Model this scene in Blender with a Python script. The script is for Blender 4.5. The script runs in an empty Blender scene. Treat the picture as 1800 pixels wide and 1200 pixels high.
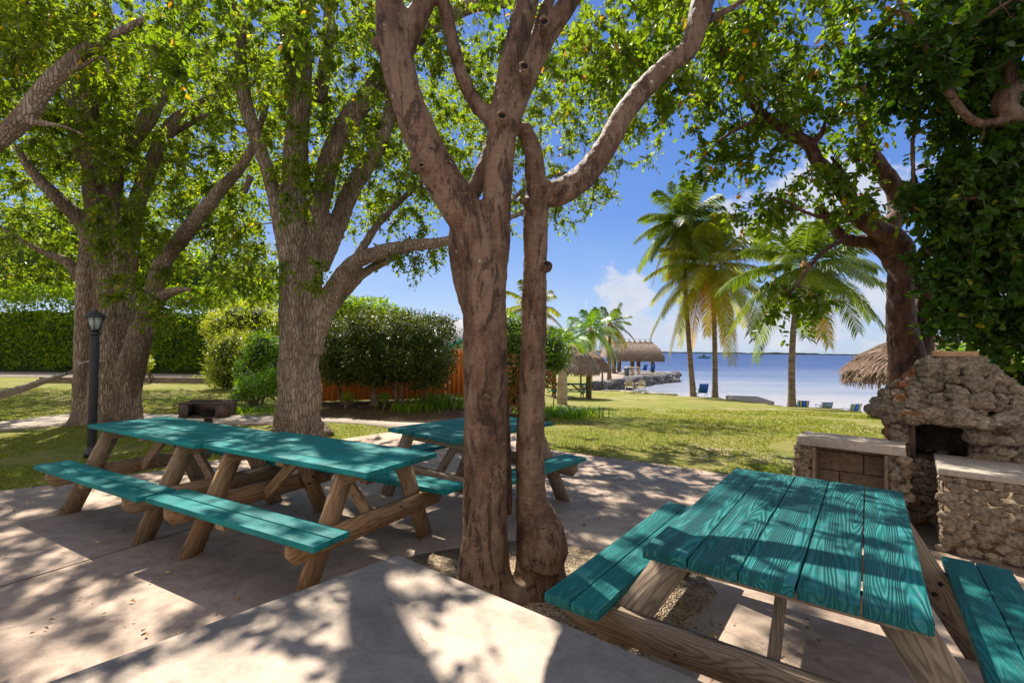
import bpy, bmesh, math, random
import numpy as np
from mathutils import Vector, Matrix, noise as mn
R = math.radians
rng = np.random.default_rng(7); random.seed(7)
sc = bpy.context.scene; col = sc.collection
# ------------------------------------------------------------------ camera
FP, CH, PIT, ROL = 852.4, 1.552, 0.01775, 0.01379      # focal (px of 1800), eye height, pitch up, roll
cam = bpy.data.cameras.new('camera'); co = bpy.data.objects.new('camera', cam); col.objects.link(co)
cam.sensor_width = 36; cam.lens = FP/1800*36; cam.clip_start = .05; cam.clip_end = 9000
up_ = Vector((0, -math.sin(PIT), math.cos(PIT))); xw = Vector((1, 0, 0)); fw = Vector((0, math.cos(PIT), math.sin(PIT)))
cr, sr = math.cos(ROL), math.sin(ROL)
cx_, cy_ = xw*cr + up_*sr, -xw*sr + up_*cr
M = Matrix((cx_, cy_, -fw)).transposed().to_4x4(); M.translation = (0, 0, CH)
co.matrix_world = M; sc.camera = co
# ------------------------------------------------------------------ sun, sky, exposure
SAZ, SEL = R(-27), R(54)                                # sun azimuth from +Y (negative = towards -X), elevation
SD = Vector((math.sin(SAZ)*math.cos(SEL), math.cos(SAZ)*math.cos(SEL), math.sin(SEL)))
sl = bpy.data.lights.new('sun', 'SUN'); so = bpy.data.objects.new('sun', sl); col.objects.link(so)
sl.energy = 5.0; sl.angle = R(.53); sl.color = (1, .93, .83)
so.rotation_euler = SD.to_track_quat('Z', 'Y').to_euler()
sc.view_settings.view_transform = 'Standard'; sc.view_settings.look = 'None'; sc.view_settings.gamma = 1
sc.view_settings.exposure = .88
wd = bpy.data.worlds.new('World'); sc.world = wd; wd.use_nodes = True

class NT:
    """small node helper"""
    def __init__(s, tree): s.t = tree; tree.nodes.clear()
    def n(s, typ, ins=None, **kw):
        nd = s.t.nodes.new(typ)
        for k, v in kw.items(): setattr(nd, k, v)
        for k, v in (ins or {}).items():
            i = nd.inputs[k]
            if isinstance(v, bpy.types.NodeSocket): s.t.links.new(v, i)
            else: i.default_value = v
        return nd
    def math(s, op, a, b=0.0, c=0.0, clamp=False):
        nd = s.n('ShaderNodeMath', operation=op, use_clamp=clamp)
        for i, v in enumerate((a, b, c)):
            if isinstance(v, bpy.types.NodeSocket): s.t.links.new(v, nd.inputs[i])
            else: nd.inputs[i].default_value = v
        return nd.outputs[0]
    def mix(s, f, a, b, blend='MIX'):
        nd = s.n('ShaderNodeMix', data_type='RGBA', blend_type=blend)
        for i, v in ((0, f), (6, a), (7, b)):
            if isinstance(v, bpy.types.NodeSocket): s.t.links.new(v, nd.inputs[i])
            else: nd.inputs[i].default_value = (tuple(v) + (1,) if i and len(v) == 3 else v)
        return nd.outputs[2]
    def ramp(s, f, stops, interp='LINEAR'):
        nd = s.n('ShaderNodeValToRGB', {0: f}); cr = nd.color_ramp; cr.interpolation = interp
        while len(cr.elements) < len(stops): cr.elements.new(.5)
        for e, (p, c) in zip(cr.elements, stops):
            e.position = p; e.color = tuple(c) + (1,) if not isinstance(c, (int, float)) else (c, c, c, 1)
        return nd.outputs[0]
    def mapping(s, v, scale=(1, 1, 1), loc=(0, 0, 0), rot=(0, 0, 0)):
        return s.n('ShaderNodeMapping', {0: v, 'Scale': scale, 'Location': loc, 'Rotation': rot}).outputs[0]
    def noise(s, v, scale, detail=4, rough=.6, dist=0):
        return s.n('ShaderNodeTexNoise', {'Vector': v, 'Scale': scale, 'Detail': detail, 'Roughness': rough, 'Distortion': dist}).outputs[0]

def world():
    t = NT(wd.node_tree)
    sky = t.n('ShaderNodeTexSky', sky_type='NISHITA', sun_disc=False, sun_elevation=SEL, sun_rotation=SAZ,
              altitude=0, air_density=1.0, dust_density=.55, ozone_density=3.5)
    hsv = t.n('ShaderNodeHueSaturation', {'Saturation': 1.12, 'Value': .92, 'Color': sky.outputs[0]}).outputs[0]
    g = t.n('ShaderNodeTexCoord').outputs['Generated']
    sp = t.n('ShaderNodeSeparateXYZ', {0: g})
    h = t.math('SQRT', t.math('ADD', t.math('MULTIPLY', sp.outputs[0], sp.outputs[0]), t.math('MULTIPLY', sp.outputs[1], sp.outputs[1])))
    az = t.math('ARCTAN2', sp.outputs[0], sp.outputs[1]); el = t.math('ARCTAN2', sp.outputs[2], h)
    clear = t.ramp(t.math('DIVIDE', el, 1.2), [(0, (1.9, 2.5, 3.5)), (.09, (1.15, 1.75, 3.3)), (.22, (.50, 1.08, 3.0)), (.45, (.27, .74, 2.6)), (1, (.22, .55, 2.0))])
    hsv = t.mix(.78, hsv, clear)
    v = t.n('ShaderNodeCombineXYZ', {0: az, 1: t.math('MULTIPLY', el, 1.25), 2: 3.1}).outputs[0]
    n1 = t.noise(v, 9, 9, .62); n2 = t.noise(v, 2.3, 5, .6)
    # banks of cumulus (azimuth, elevation, half widths)
    banks = [(.235, .085, .075, .085), (.30, .05, .12, .04), (.66, .07, .13, .07), (.80, .11, .10, .09), (.56, .25, .14, .08), (.46, .05, .3, .045), (-.05, .03, .2, .045), (.9, .2, .12, .1)]
    tot = None
    for a, e, wa, we in banks:
        q = t.math('ADD', t.math('POWER', t.math('DIVIDE', t.math('SUBTRACT', az, a), wa), 2), t.math('POWER', t.math('ABSOLUTE', t.math('DIVIDE', t.math('SUBTRACT', el, e), we)), 2))
        b = t.math('SUBTRACT', 1.0, q)
        tot = b if tot is None else t.math('MAXIMUM', tot, b)
    m = t.math('ADD', t.math('MAXIMUM', tot, -1.5), t.math('MULTIPLY', t.math('SUBTRACT', n1, .5), 6.5))
    m = t.math('MULTIPLY', m, 1.6, clamp=True)
    wisp = t.math('MULTIPLY', t.math('MULTIPLY', t.math('SUBTRACT', n2, .44), 4, clamp=True), t.math('SUBTRACT', 1.0, t.math('MULTIPLY', el, 3.4), clamp=True))
    haze = t.math('POWER', t.math('SUBTRACT', 1.0, t.math('MULTIPLY', t.math('ABSOLUTE', el), 5.5), clamp=True), 2.0)
    c = t.mix(t.math('MULTIPLY', haze, .25), hsv, (2.5, 2.9, 3.9))
    c = t.mix(t.math('MULTIPLY', wisp, .45), c, (2.9, 3.2, 4.0))
    shade = t.math('MULTIPLY', t.math('SUBTRACT', t.noise(v, 16, 5, .6), .3), 1.8, clamp=True)
    cl = t.mix(shade, (2.7, 2.95, 3.6), (3.7, 3.75, 3.9))
    c = t.mix(t.math('MULTIPLY', m, .88), c, cl)
    # added fill: unseen bright cloud cover behind and above the viewer lifts the shade
    back_fill = t.math('MULTIPLY', t.math('ADD', t.math('MULTIPLY', sp.outputs[1], -1.6), t.math('ADD', .35, t.math('MULTIPLY', t.math('SUBTRACT', n2, .5), 1.2))), 1.0, clamp=True)
    back_fill = t.math('MULTIPLY', back_fill, t.math('MULTIPLY', t.math('ADD', sp.outputs[2], .05), 8, clamp=True))
    c = t.mix(t.math('MULTIPLY', back_fill, .65), c, (5.6, 5.0, 4.4))
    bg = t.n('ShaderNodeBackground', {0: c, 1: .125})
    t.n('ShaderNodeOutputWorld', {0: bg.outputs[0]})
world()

# ------------------------------------------------------------------ helpers
def ray(px, py):
    u, v = (px-900)/FP, (600-py)/FP
    a, b = u*cr - v*sr, u*sr + v*cr
    return Vector((a, math.cos(PIT) - b*math.sin(PIT), math.sin(PIT) + b*math.cos(PIT)))
def P(px, py, Y): d = ray(px, py); return Vector((0, 0, CH)) + d*(Y/d.y)
def G(px, py, z=0): d = ray(px, py); return Vector((0, 0, CH)) + d*((z-CH)/d.z)
def sm(t): t = min(1, max(0, t)); return t*t*(3-2*t)
def gz(x, y): return -1.15*min(1, max(0, (y-10)/19.5))*sm((x+1)/3.5)
def T(px, py):
    z = 0
    for _ in range(40): p = G(px, py, z); z = z*.6 + gz(p.x, p.y)*.4
    return G(px, py, z)

def mat(name, fn):
    m = bpy.data.materials.new(name); m.use_nodes = True; t = NT(m.node_tree)
    sh = fn(t); t.n('ShaderNodeOutputMaterial', {0: sh}); return m
def princ(t, color, rough=.8, bump=None, bstr=.5, bdist=.01, spec=.4, **kw):
    ins = {'Base Color': color if isinstance(color, bpy.types.NodeSocket) else tuple(color)+(1,), 'Roughness': rough, 'Specular IOR Level': spec}
    ins.update(kw)
    if bump is not None: ins['Normal'] = t.n('ShaderNodeBump', {'Strength': bstr, 'Distance': bdist, 'Height': bump}).outputs[0]
    return t.n('ShaderNodeBsdfPrincipled', ins).outputs[0]
def OC(t): return t.n('ShaderNodeTexCoord').outputs['Object']
def GP(t): return t.n('ShaderNodeNewGeometry').outputs['Position']
def w_(t, g):
    return t.n('ShaderNodeVectorMath', {0: g, 1: t.n('ShaderNodeVectorMath', {0: t.n('ShaderNodeTexNoise', {'Vector': g, 'Scale': 22.0}).outputs['Color'], 3: .05}, operation='SCALE').outputs[0]}, operation='ADD').outputs[0]
def AT(t, nm): return t.n('ShaderNodeAttribute', attribute_name=nm).outputs['Fac']

def fastmesh(name, V, F, m=None, parent=None, smooth=False, face_attr=None, vcol=None):
    """V (n,3); F list of arrays, each (k, sides)"""
    if not isinstance(F, list): F = [F]
    F = [np.asarray(f, dtype=np.int32) for f in F if len(f)]
    me = bpy.data.meshes.new(name)
    V = np.asarray(V, dtype=np.float32)
    me.vertices.add(len(V)); me.vertices.foreach_set('co', V.ravel())
    idx = np.concatenate([f.ravel() for f in F]); cnt = np.concatenate([np.full(len(f), f.shape[1], np.int32) for f in F])
    st = np.concatenate([[0], np.cumsum(cnt)[:-1]]).astype(np.int32)
    me.loops.add(len(idx)); me.loops.foreach_set('vertex_index', idx)
    me.polygons.add(len(cnt)); me.polygons.foreach_set('loop_start', st); me.polygons.foreach_set('loop_total', cnt)
    if smooth: me.polygons.foreach_set('use_smooth', np.ones(len(cnt), bool))
    me.update(calc_edges=True); me.validate()
    if face_attr:
        for k, a in face_attr.items():
            at = me.attributes.new(k, 'FLOAT', 'FACE'); at.data.foreach_set('value', np.asarray(a, np.float32))
    o = bpy.data.objects.new(name, me); col.objects.link(o)
    if m: me.materials.append(m)
    if parent: o.parent = parent
    return o

class MB:
    """collects primitives in one mesh"""
    def __init__(s): s.V = []; s.F = {}; s.n = 0; s.att = {}
    def add(s, V, F, a=0.0):
        V = np.asarray(V, float).reshape(-1, 3); s.V.append(V)
        for f in F:
            k = len(f); s.F.setdefault(k, []).append([i+s.n for i in f]); s.att.setdefault(k, []).append(a)
        s.n += len(V)
    def box(s, c, size, rot=None, a=0.0, bev=0.0):
        x, y, z = [v/2 for v in size]
        if bev:
            bm = bmesh.new(); bmesh.ops.create_cube(bm, size=1)
            for v in bm.verts: v.co = Vector((v.co.x*size[0], v.co.y*size[1], v.co.z*size[2]))
            bmesh.ops.bevel(bm, geom=bm.edges[:], offset=bev, segments=2, affect='EDGES', profile=.6)
            bm.verts.index_update(); V = [v.co.copy() for v in bm.verts]; F = [[v.index for v in f.verts] for f in bm.faces]; bm.free()
        else:
            V = [Vector((i*x, j*y, k*z)) for i in (-1, 1) for j in (-1, 1) for k in (-1, 1)]
            F = [(0, 1, 3, 2), (4, 6, 7, 5), (0, 4, 5, 1), (2, 3, 7, 6), (0, 2, 6, 4), (1, 5, 7, 3)]
        if rot is not None: V = [rot @ v for v in V]
        s.add([v+Vector(c) for v in V], F, a)
    def prism(s, poly, d0, d1, fr=lambda u, v, w: (u, v, w), a=0.0):
        """poly of (u,v) extruded between w=d0,d1"""
        n = len(poly)
        V = [fr(u, v, d0) for u, v in poly] + [fr(u, v, d1) for u, v in poly]
        F = [tuple(range(n))[::-1], tuple(range(n, 2*n))] + [(i, (i+1) % n, n+(i+1) % n, n+i) for i in range(n)]
        s.add(V, F, a)
    def tube(s, pts, rad, ns=10, cap=True, a=0.0, wob=0.0, wf=3.0):
        V, F = tubegeo(pts, rad, ns, cap, wob, wf); s.add(V, F, a)
    def lathe(s, c, prof, ns=24, a=0.0):
        V = []; F = []
        for r, z in prof:
            for i in range(ns):
                t = 2*math.pi*i/ns; V.append((c[0]+r*math.cos(t), c[1]+r*math.sin(t), c[2]+z))
        for k in range(len(prof)-1):
            for i in range(ns):
                j = (i+1) % ns; F.append((k*ns+i, k*ns+j, (k+1)*ns+j, (k+1)*ns+i))
        F.append(tuple(range(ns))[::-1]); F.append(tuple((len(prof)-1)*ns+i for i in range(ns)))
        s.add(V, F, a)
    def build(s, name, m, parent=None, smooth=False):
        at = np.concatenate([np.array(s.att[k]) for k in s.F])
        return fastmesh(name, np.concatenate(s.V), [s.F[k] for k in s.F], m, parent, smooth, {'rnd': at})

def tubegeo(pts, rad, ns=10, cap=True, wob=0.0, wf=3.0):
    pts = [Vector(p) for p in pts]; n = len(pts); V = []; F = []
    prev = None
    for i, p in enumerate(pts):
        d = (pts[min(i+1, n-1)]-pts[max(i-1, 0)])
        d = d.normalized() if d.length > 1e-9 else Vector((0, 0, 1))
        if prev is None: x = d.orthogonal().normalized()
        else:
            x = prev - d*prev.dot(d); x = x.normalized() if x.length > 1e-6 else d.orthogonal().normalized()
        prev = x; y = d.cross(x)
        for k in range(ns):
            a = 2*math.pi*k/ns; q = x*math.cos(a)+y*math.sin(a); r = rad[i]
            if wob: r *= 1+wob*mn.noise((p+q*r)*wf)
            V.append(p+q*r)
    for i in range(n-1):
        for k in range(ns):
            j = (k+1) % ns; F.append((i*ns+k, i*ns+j, (i+1)*ns+j, (i+1)*ns+k))
    if cap: F.append(tuple(range(ns))[::-1]); F.append(tuple((n-1)*ns+k for k in range(ns)))
    return V, F
def spline(pts, rad, sub=5):
    """Catmull-Rom through points"""
    p = [Vector(q) for q in pts]; n = len(p); P_, R_ = [], []
    for i in range(n-1):
        a, b, c, d = p[max(i-1, 0)], p[i], p[i+1], p[min(i+2, n-1)]
        for k in range(sub):
            t = k/sub
            P_.append(.5*((2*b)+(c-a)*t+(2*a-5*b+4*c-d)*t*t+(3*b-a-3*c+d)*t**3)); R_.append(rad[i]*(1-t)+rad[i+1]*t)
    P_.append(p[-1]); R_.append(rad[-1]); return P_, R_

def tag(o, label=None, cat=None, group=None, kind=None):
    if label: o['label'] = label
    if cat: o['category'] = cat
    if group: o['group'] = group
    if kind: o['kind'] = kind
    return o
def empty(name, loc, rz=0, label=None, cat=None, group=None):
    o = bpy.data.objects.new(name, None); col.objects.link(o); o.location = loc; o.rotation_euler = (0, 0, rz); o.empty_display_size = .2
    return tag(o, label, cat, group)
def root_at(o):          # parts built in world coordinates under a root with a location
    return o
def local(obj_, root):   # shift mesh from world into the root's frame
    obj_.data.transform(Matrix.Translation(root.location).inverted() if not root.rotation_euler.z else (Matrix.Translation(root.location) @ Matrix.Rotation(root.rotation_euler.z, 4, 'Z')).inverted())
    obj_.parent = root; return obj_
def copy_tree(o, parent=None):
    c = o.copy(); col.objects.link(c); c.parent = parent
    for ch in [q for q in bpy.data.objects if q.parent is o]: copy_tree(ch, c)
    return c

# ------------------------------------------------------------------ materials
def m_concrete(base, dark, name, sc_=1.0):
    def f(t):
        p = GP(t); a = t.noise(p, 1.3*sc_, 6, .65); b = t.noise(p, 9*sc_, 5, .7); c = t.noise(p, 90, 3, .6); e = t.noise(p, 260, 2, .6)
        k = t.math('ADD', t.math('MULTIPLY', a, .55), t.math('MULTIPLY', b, .45))
        cc = t.ramp(k, [(.36, dark), (.5, base), (.68, tuple(min(1, v*1.18) for v in base))])
        st = t.ramp(t.noise(p, 2.2, 8, .8, .6), [(.38, 1), (.54, 0)])
        cc = t.mix(t.math('MULTIPLY', st, .5), cc, tuple(v*.48 for v in base))
        ck = t.n('ShaderNodeTexVoronoi', {'Vector': w_(t, t.mapping(p, (1, 1, 0))), 'Scale': .62}, feature='DISTANCE_TO_EDGE').outputs['Distance']
        ck = t.math('MULTIPLY', t.ramp(ck, [(.0015, 1), (.004, 0)]), t.ramp(t.noise(p, .9, 3), [(.5, 0), (.56, 1)]))
        cc = t.mix(t.math('MULTIPLY', ck, .7), cc, tuple(v*.25 for v in base))
        sp = t.ramp(e, [(.35, .72), (.5, 1.0), (.7, 1.08)])
        cc = t.mix(.8, cc, sp, 'MULTIPLY')
        sp2 = t.ramp(t.n('ShaderNodeTexVoronoi', {'Vector': p, 'Scale': 14.0}).outputs['Distance'], [(.03, .35), (.06, 1.0)])
        cc = t.mix(t.math('MULTIPLY', t.ramp(t.noise(p, 4, 2), [(.5, 0), (.6, 1)]), .8), cc, t.mix(1.0, cc, sp2, 'MULTIPLY'))
        return princ(t, cc, .88, t.math('ADD', c, t.math('MULTIPLY', b, 1.5)), .35, .006, .25)
    return mat(name, f)
M_PATIO = m_concrete((.46, .35, .265), (.28, .205, .15), 'patio_concrete')
M_SLAB = m_concrete((.53, .43, .34), (.40, .32, .25), 'slab_concrete', 1.6)
M_CONC = m_concrete((.42, .36, .29), (.28, .24, .19), 'old_concrete', 2.5)
M_JOINT = mat('joint', lambda t: princ(t, (.10, .075, .06), .95))
def m_path(t):
    p = GP(t); n = t.noise(p, 26, 6, .8); b = t.noise(p, 1.5, 3)
    c = t.ramp(n, [(.3, (.22, .17, .13)), (.5, (.44, .36, .29)), (.7, (.58, .50, .42))])
    return princ(t, t.mix(t.math('MULTIPLY', b, .35), c, (.28, .22, .15)), .95, n, .6, .02)
M_PATH = mat('path_gravel', m_path)
def m_sand(t):
    p = GP(t); n = t.noise(p, 2.2, 7, .75)
    c = t.ramp(n, [(.3, (.40, .30, .21)), (.55, (.60, .49, .38)), (.7, (.66, .57, .47))])
    return princ(t, c, .95, n, .4, .05)
M_SAND = mat('sand', m_sand)
def m_lawn(t):
    p = GP(t); big = t.noise(p, .55, 5, .65, .4); mid = t.noise(p, 3.0, 6, .75); fine = t.noise(t.mapping(p, (1, .35, 1)), 38, 4, .8)
    c = t.ramp(mid, [(.28, (.10, .125, .018)), (.5, (.19, .215, .032)), (.72, (.30, .285, .07))])
    dry = t.ramp(big, [(.42, 0), (.58, 1)])
    c = t.mix(t.math('MULTIPLY', dry, .7), c, (.30, .255, .085))
    bare = t.math('MULTIPLY', t.ramp(t.noise(p, .42, 6, .7, .3), [(.55, 0), (.62, 1)]), t.ramp(t.noise(p, 7, 4, .7), [(.38, 0), (.6, 1)]))
    c = t.mix(bare, c, (.42, .34, .22))
    fl = t.ramp(fine, [(.3, .45), (.5, 1.0), (.72, 1.45)])
    c = t.mix(.85, c, fl, 'MULTIPLY')
    spk = t.math('MULTIPLY', t.ramp(t.noise(p, 19, 2, .5), [(.68, 0), (.72, 1)]), .6)
    c = t.mix(t.math('MULTIPLY', spk, .5), c, (.36, .33, .15))
    return princ(t, c, .9, t.math('ADD', fine, mid), 1.0, .04, .15)
M_LAWN = mat('lawn_grass', m_lawn)
def m_mulch(t):
    p = GP(t); n = t.noise(t.mapping(p, (1, 1.5, 1)), 22, 6, .8, .5)
    c = t.ramp(n, [(.3, (.02, .012, .008)), (.5, (.10, .055, .032)), (.62, (.24, .13, .075)), (.7, (.4, .27, .19))])
    return princ(t, c, .95, n, 1.0, .05)
M_MULCH = mat('mulch', m_mulch)
def m_grav(t):
    p = GP(t); v = t.n('ShaderNodeTexVoronoi', {'Vector': p, 'Scale': 75.0}); 
    c = t.ramp(t.noise(v.outputs['Color'], 3, 1), [(.3, (.24, .155, .085)), (.5, (.46, .34, .2)), (.65, (.62, .52, .36))])
    b = t.ramp(t.noise(p, 5, 4, .7), [(.35, .45), (.6, 1)])
    return princ(t, t.mix(1.0, c, b, 'MULTIPLY'), .95, v.outputs['Distance'], 1.0, -.02)
M_GRAV = mat('ring_gravel', m_grav)
def m_water(t):
    p = GP(t); sp = t.n('ShaderNodeSeparateXYZ', {0: p})
    y = sp.outputs[1]
    n = t.noise(t.mapping(p, (.02, .06, 1)), 1.0, 5, .65)
    k = t.math('ADD', t.math('DIVIDE', t.math('LOGARITHM', t.math('MAXIMUM', y, 5.0), 10.0), 3.2), t.math('MULTIPLY', t.math('SUBTRACT', n, .5), .22))
    c = t.ramp(k, [(.40, (.46, .43, .40)), (.49, (.34, .34, .35)), (.57, (.15, .195, .28)), (.66, (.03, .065, .17)), (.9, (.010, .03, .12))])
    w1 = t.noise(t.mapping(p, (1.0, 2.6, 1)), 1.1, 5, .65); w2 = t.noise(t.mapping(p, (.25, .8, 1)), .5, 3, .6)
    b = t.math('ADD', w1, w2)
    return princ(t, c, .3, b, .9, .35, .12)
M_WATER = mat('sea_water', m_water)
def m_teal(wear):
    def f(t):
        g = OC(t); r = AT(t, 'rnd')
        off = t.n('ShaderNodeCombineXYZ', {0: t.math('MULTIPLY', r, 7.3), 1: t.math('MULTIPLY', r, 3.1), 2: t.math('MULTIPLY', r, 11.7)}).outputs[0]
        p = t.n('ShaderNodeVectorMath', {0: g, 1: off}, operation='ADD').outputs[0]
        # growth rings cut lengthwise: a stretched noise field, contoured
        fld = t.noise(t.mapping(p, (.32, 4.4, 2.0)), 1.0, 3.0, .40)
        rings = t.math('PINGPONG', t.math('MULTIPLY', fld, 62.0 if wear > .5 else 30.0), .5)
        rings = t.math('MULTIPLY', rings, 2.0)
        fib = t.noise(t.mapping(p, (5, 150, 60)), 1.0, 3, .7)
        base = t.ramp(t.noise(p, 3.5, 5, .7), [(.3, (.002, .135, .125)), (.55, (.003, .215, .200)), (.75, (.010, .27, .255))])
        if wear > .5: base = t.mix(.30, base, (.012, .10, .098))
        lo = t.ramp(rings, [(.0, 1.0), (.30, .55), (.5, .0)])
        c = t.mix(t.math('MULTIPLY', lo, .62*wear), base, (.012, .055, .060))
        fade = t.math('MULTIPLY', t.ramp(rings, [(.55, 0), (.95, 1)]), .34*wear)
        c = t.mix(fade, c, (.12, .26, .30))
        gr = t.math('MULTIPLY', t.ramp(t.noise(p, 9, 6, .75), [(.55, 0), (.75, 1)]), .30)
        c = t.mix(gr, c, (.10, .13, .125))
        c = t.mix(1.0, c, t.ramp(r, [(0, .74), (.5, .95), (1, 1.12)]), 'MULTIPLY')
        chip = t.math('MULTIPLY', t.ramp(t.noise(t.mapping(p, (1, 2.2, 1)), 16, 6, .8, .5), [(.635, 0), (.66, 1)]), .75)
        c = t.mix(chip, c, (.16, .13, .095))
        soil = t.ramp(t.noise(g, 1.9, 6, .75), [(.42, 0), (.68, 1)])
        c = t.mix(t.math('MULTIPLY', soil, .22), c, (.02, .06, .055))
        kn = t.n('ShaderNodeTexVoronoi', {'Vector': t.mapping(p, (1, 1.6, 0)), 'Scale': 9.0}).outputs['Distance']
        c = t.mix(t.math('MULTIPLY', t.ramp(kn, [(.035, 1), (.06, 0)]), .8), c, (.02, .02, .018))
        h = t.math('ADD', t.math('MULTIPLY', rings, wear), t.math('MULTIPLY', fib, .35))
        return princ(t, c, .6, h, .9 if wear > .5 else .5, .006 if wear > .5 else .002, .22)
    return f
M_TEAL_W = mat('weathered_teal_paint', m_teal(1.0)); M_TEAL = mat('teal_paint', m_teal(.28)); M_TEAL_M = mat('worn_teal_paint', m_teal(.55))
def m_wood(base, dark, ax=0):
    def f(t):
        g = OC(t); r = AT(t, 'rnd')
        uv = t.n('ShaderNodeAttribute', attribute_name='grain').outputs['Vector']
        off = t.n('ShaderNodeCombineXYZ', {0: t.math('MULTIPLY', r, 9.0), 1: t.math('MULTIPLY', r, 5.0), 2: r}).outputs[0]
        p = t.n('ShaderNodeVectorMath', {0: uv, 1: off}, operation='ADD').outputs[0]
        fld = t.noise(t.mapping(p, (1.0, 7, 5)), 1.0, 2, .5)
        rings = t.math('MULTIPLY', t.math('PINGPONG', t.math('MULTIPLY', fld, 22), .5), 2.0)
        fib = t.noise(t.mapping(p, (4, 120, 90)), 1.0, 3, .7)
        c = t.mix(t.ramp(rings, [(.1, 1), (.6, 0)]), base, dark)
        c = t.mix(t.math('MULTIPLY', t.noise(g, 3, 4, .7), .55), c, tuple(v*.5 for v in base))
        c = t.mix(.6, c, t.ramp(fib, [(.3, .6), (.7, 1.25)]), 'MULTIPLY')
        kn = t.n('ShaderNodeTexVoronoi', {'Vector': t.mapping(p, (1, 1.7, 0)), 'Scale': 5.0}).outputs['Distance']
        c = t.mix(t.ramp(kn, [(.04, .9), (.075, 0)]), c, (.03, .018, .01))
        return princ(t, c, .8, t.math('ADD', t.math('MULTIPLY', rings, .5), fib), .6, .004, .25)
    return f
M_WOOD = mat('treated_pine', m_wood((.37, .255, .15), (.20, .12, .06)))
M_WOOD_Y = mat('golden_pine', m_wood((.42, .26, .135), (.22, .12, .052)))
M_WOOD_G = mat('grey_pine', m_wood((.34, .26, .175), (.17, .125, .08)))
M_BOLT = mat('bolt_iron', lambda t: princ(t, (.02, .018, .02), .5, Metallic=.6))
def m_bark(t):
    g = GP(t); a = t.noise(t.mapping(g, (1, 1, .35)), 1.4, 4, .6)
    w = t.n('ShaderNodeVectorMath', {0: g, 1: t.n('ShaderNodeVectorMath', {0: t.n('ShaderNodeTexNoise', {'Vector': g, 'Scale': 5.0, 'Detail': 3.0}).outputs['Color'], 3: .09}, operation='SCALE').outputs[0]}, operation='ADD').outputs[0]
    v = t.n('ShaderNodeTexVoronoi', {'Vector': t.mapping(w, (25, 25, 2.9)), 'Scale': 1.0}, feature='DISTANCE_TO_EDGE').outputs['Distance']
    v2 = t.n('ShaderNodeTexVoronoi', {'Vector': t.mapping(w, (60, 60, 9)), 'Scale': 1.0}, feature='DISTANCE_TO_EDGE').outputs['Distance']
    f = t.noise(t.mapping(g, (3, 3, 1)), 26, 4, .8)
    h = t.math('ADD', t.math('ADD', t.math('MINIMUM', t.math('MULTIPLY', v, 2.6), .75), t.math('MINIMUM', v2, .35)), t.math('MULTIPLY', f, .5))
    c = t.ramp(h, [(.12, (.035, .023, .014)), (.42, (.235, .168, .11)), (.8, (.43, .33, .23)), (1.0, (.54, .43, .32))])
    c = t.mix(t.ramp(a, [(.44, 0), (.62, .72)]), c, (.10, .065, .04))
    return princ(t, c, .93, t.math('ADD', h, t.math('MULTIPLY', t.noise(t.mapping(g, (1, 1, .25)), 7, 4, .7), 1.2)), 1.0, .035, .15)
M_BARK = mat('fissured_bark', m_bark)
def m_gumbo(dark, red, light):
    def f(t):
        g = GP(t); a = t.noise(t.mapping(g, (1, 1, .45)), 4.2, 6, .68, .5); b = t.noise(t.mapping(g, (1, 1, .5)), 15, 5, .7)
        s = t.noise(t.mapping(g, (5, 5, 60)), 1.0, 4, .7, .6)
        k = t.math('ADD', t.math('MULTIPLY', a, .65), t.math('MULTIPLY', b, .35))
        c = t.ramp(k, [(.36, dark), (.47, red), (.56, light), (.70, tuple(v*1.2 for v in light))])
        c = t.mix(.5, c, t.ramp(s, [(.3, .6), (.5, 1), (.7, 1.2)]), 'MULTIPLY')
        fl = t.ramp(t.noise(t.mapping(g, (1, 1, .35)), 9, 6, .8, 1.2), [(.56, 0), (.60, 1)])
        c = t.mix(t.math('MULTIPLY', fl, .75), c, dark)
        lich = t.math('MULTIPLY', t.ramp(t.n('ShaderNodeTexVoronoi', {'Vector': w_(t, g), 'Scale': 9.0}).outputs['Distance'], [(.07, 1), (.13, 0)]), t.ramp(t.noise(g, 2.4, 3), [(.5, 0), (.58, 1)]))
        c = t.mix(t.math('MULTIPLY', lich, .8), c, (.42, .38, .31))
        och = t.ramp(t.noise(g, 46, 3, .7), [(.62, 0), (.68, 1)])
        c = t.mix(t.math('MULTIPLY', och, .4), c, (.33, .2, .09))
        h = t.math('ADD', t.math('ADD', t.math('MULTIPLY', s, .8), b), t.math('MULTIPLY', fl, -.7))
        return princ(t, c, .62, h, .85, .012, .35)
    return f
M_GUMBO = mat('gumbo_bark', m_gumbo((.034, .017, .010), (.125, .062, .033), (.205, .125, .074)))
M_GUMBO_R = mat('red_gumbo_bark', m_gumbo((.022, .010, .007), (.095, .034, .020), (.17, .085, .055)))
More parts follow.
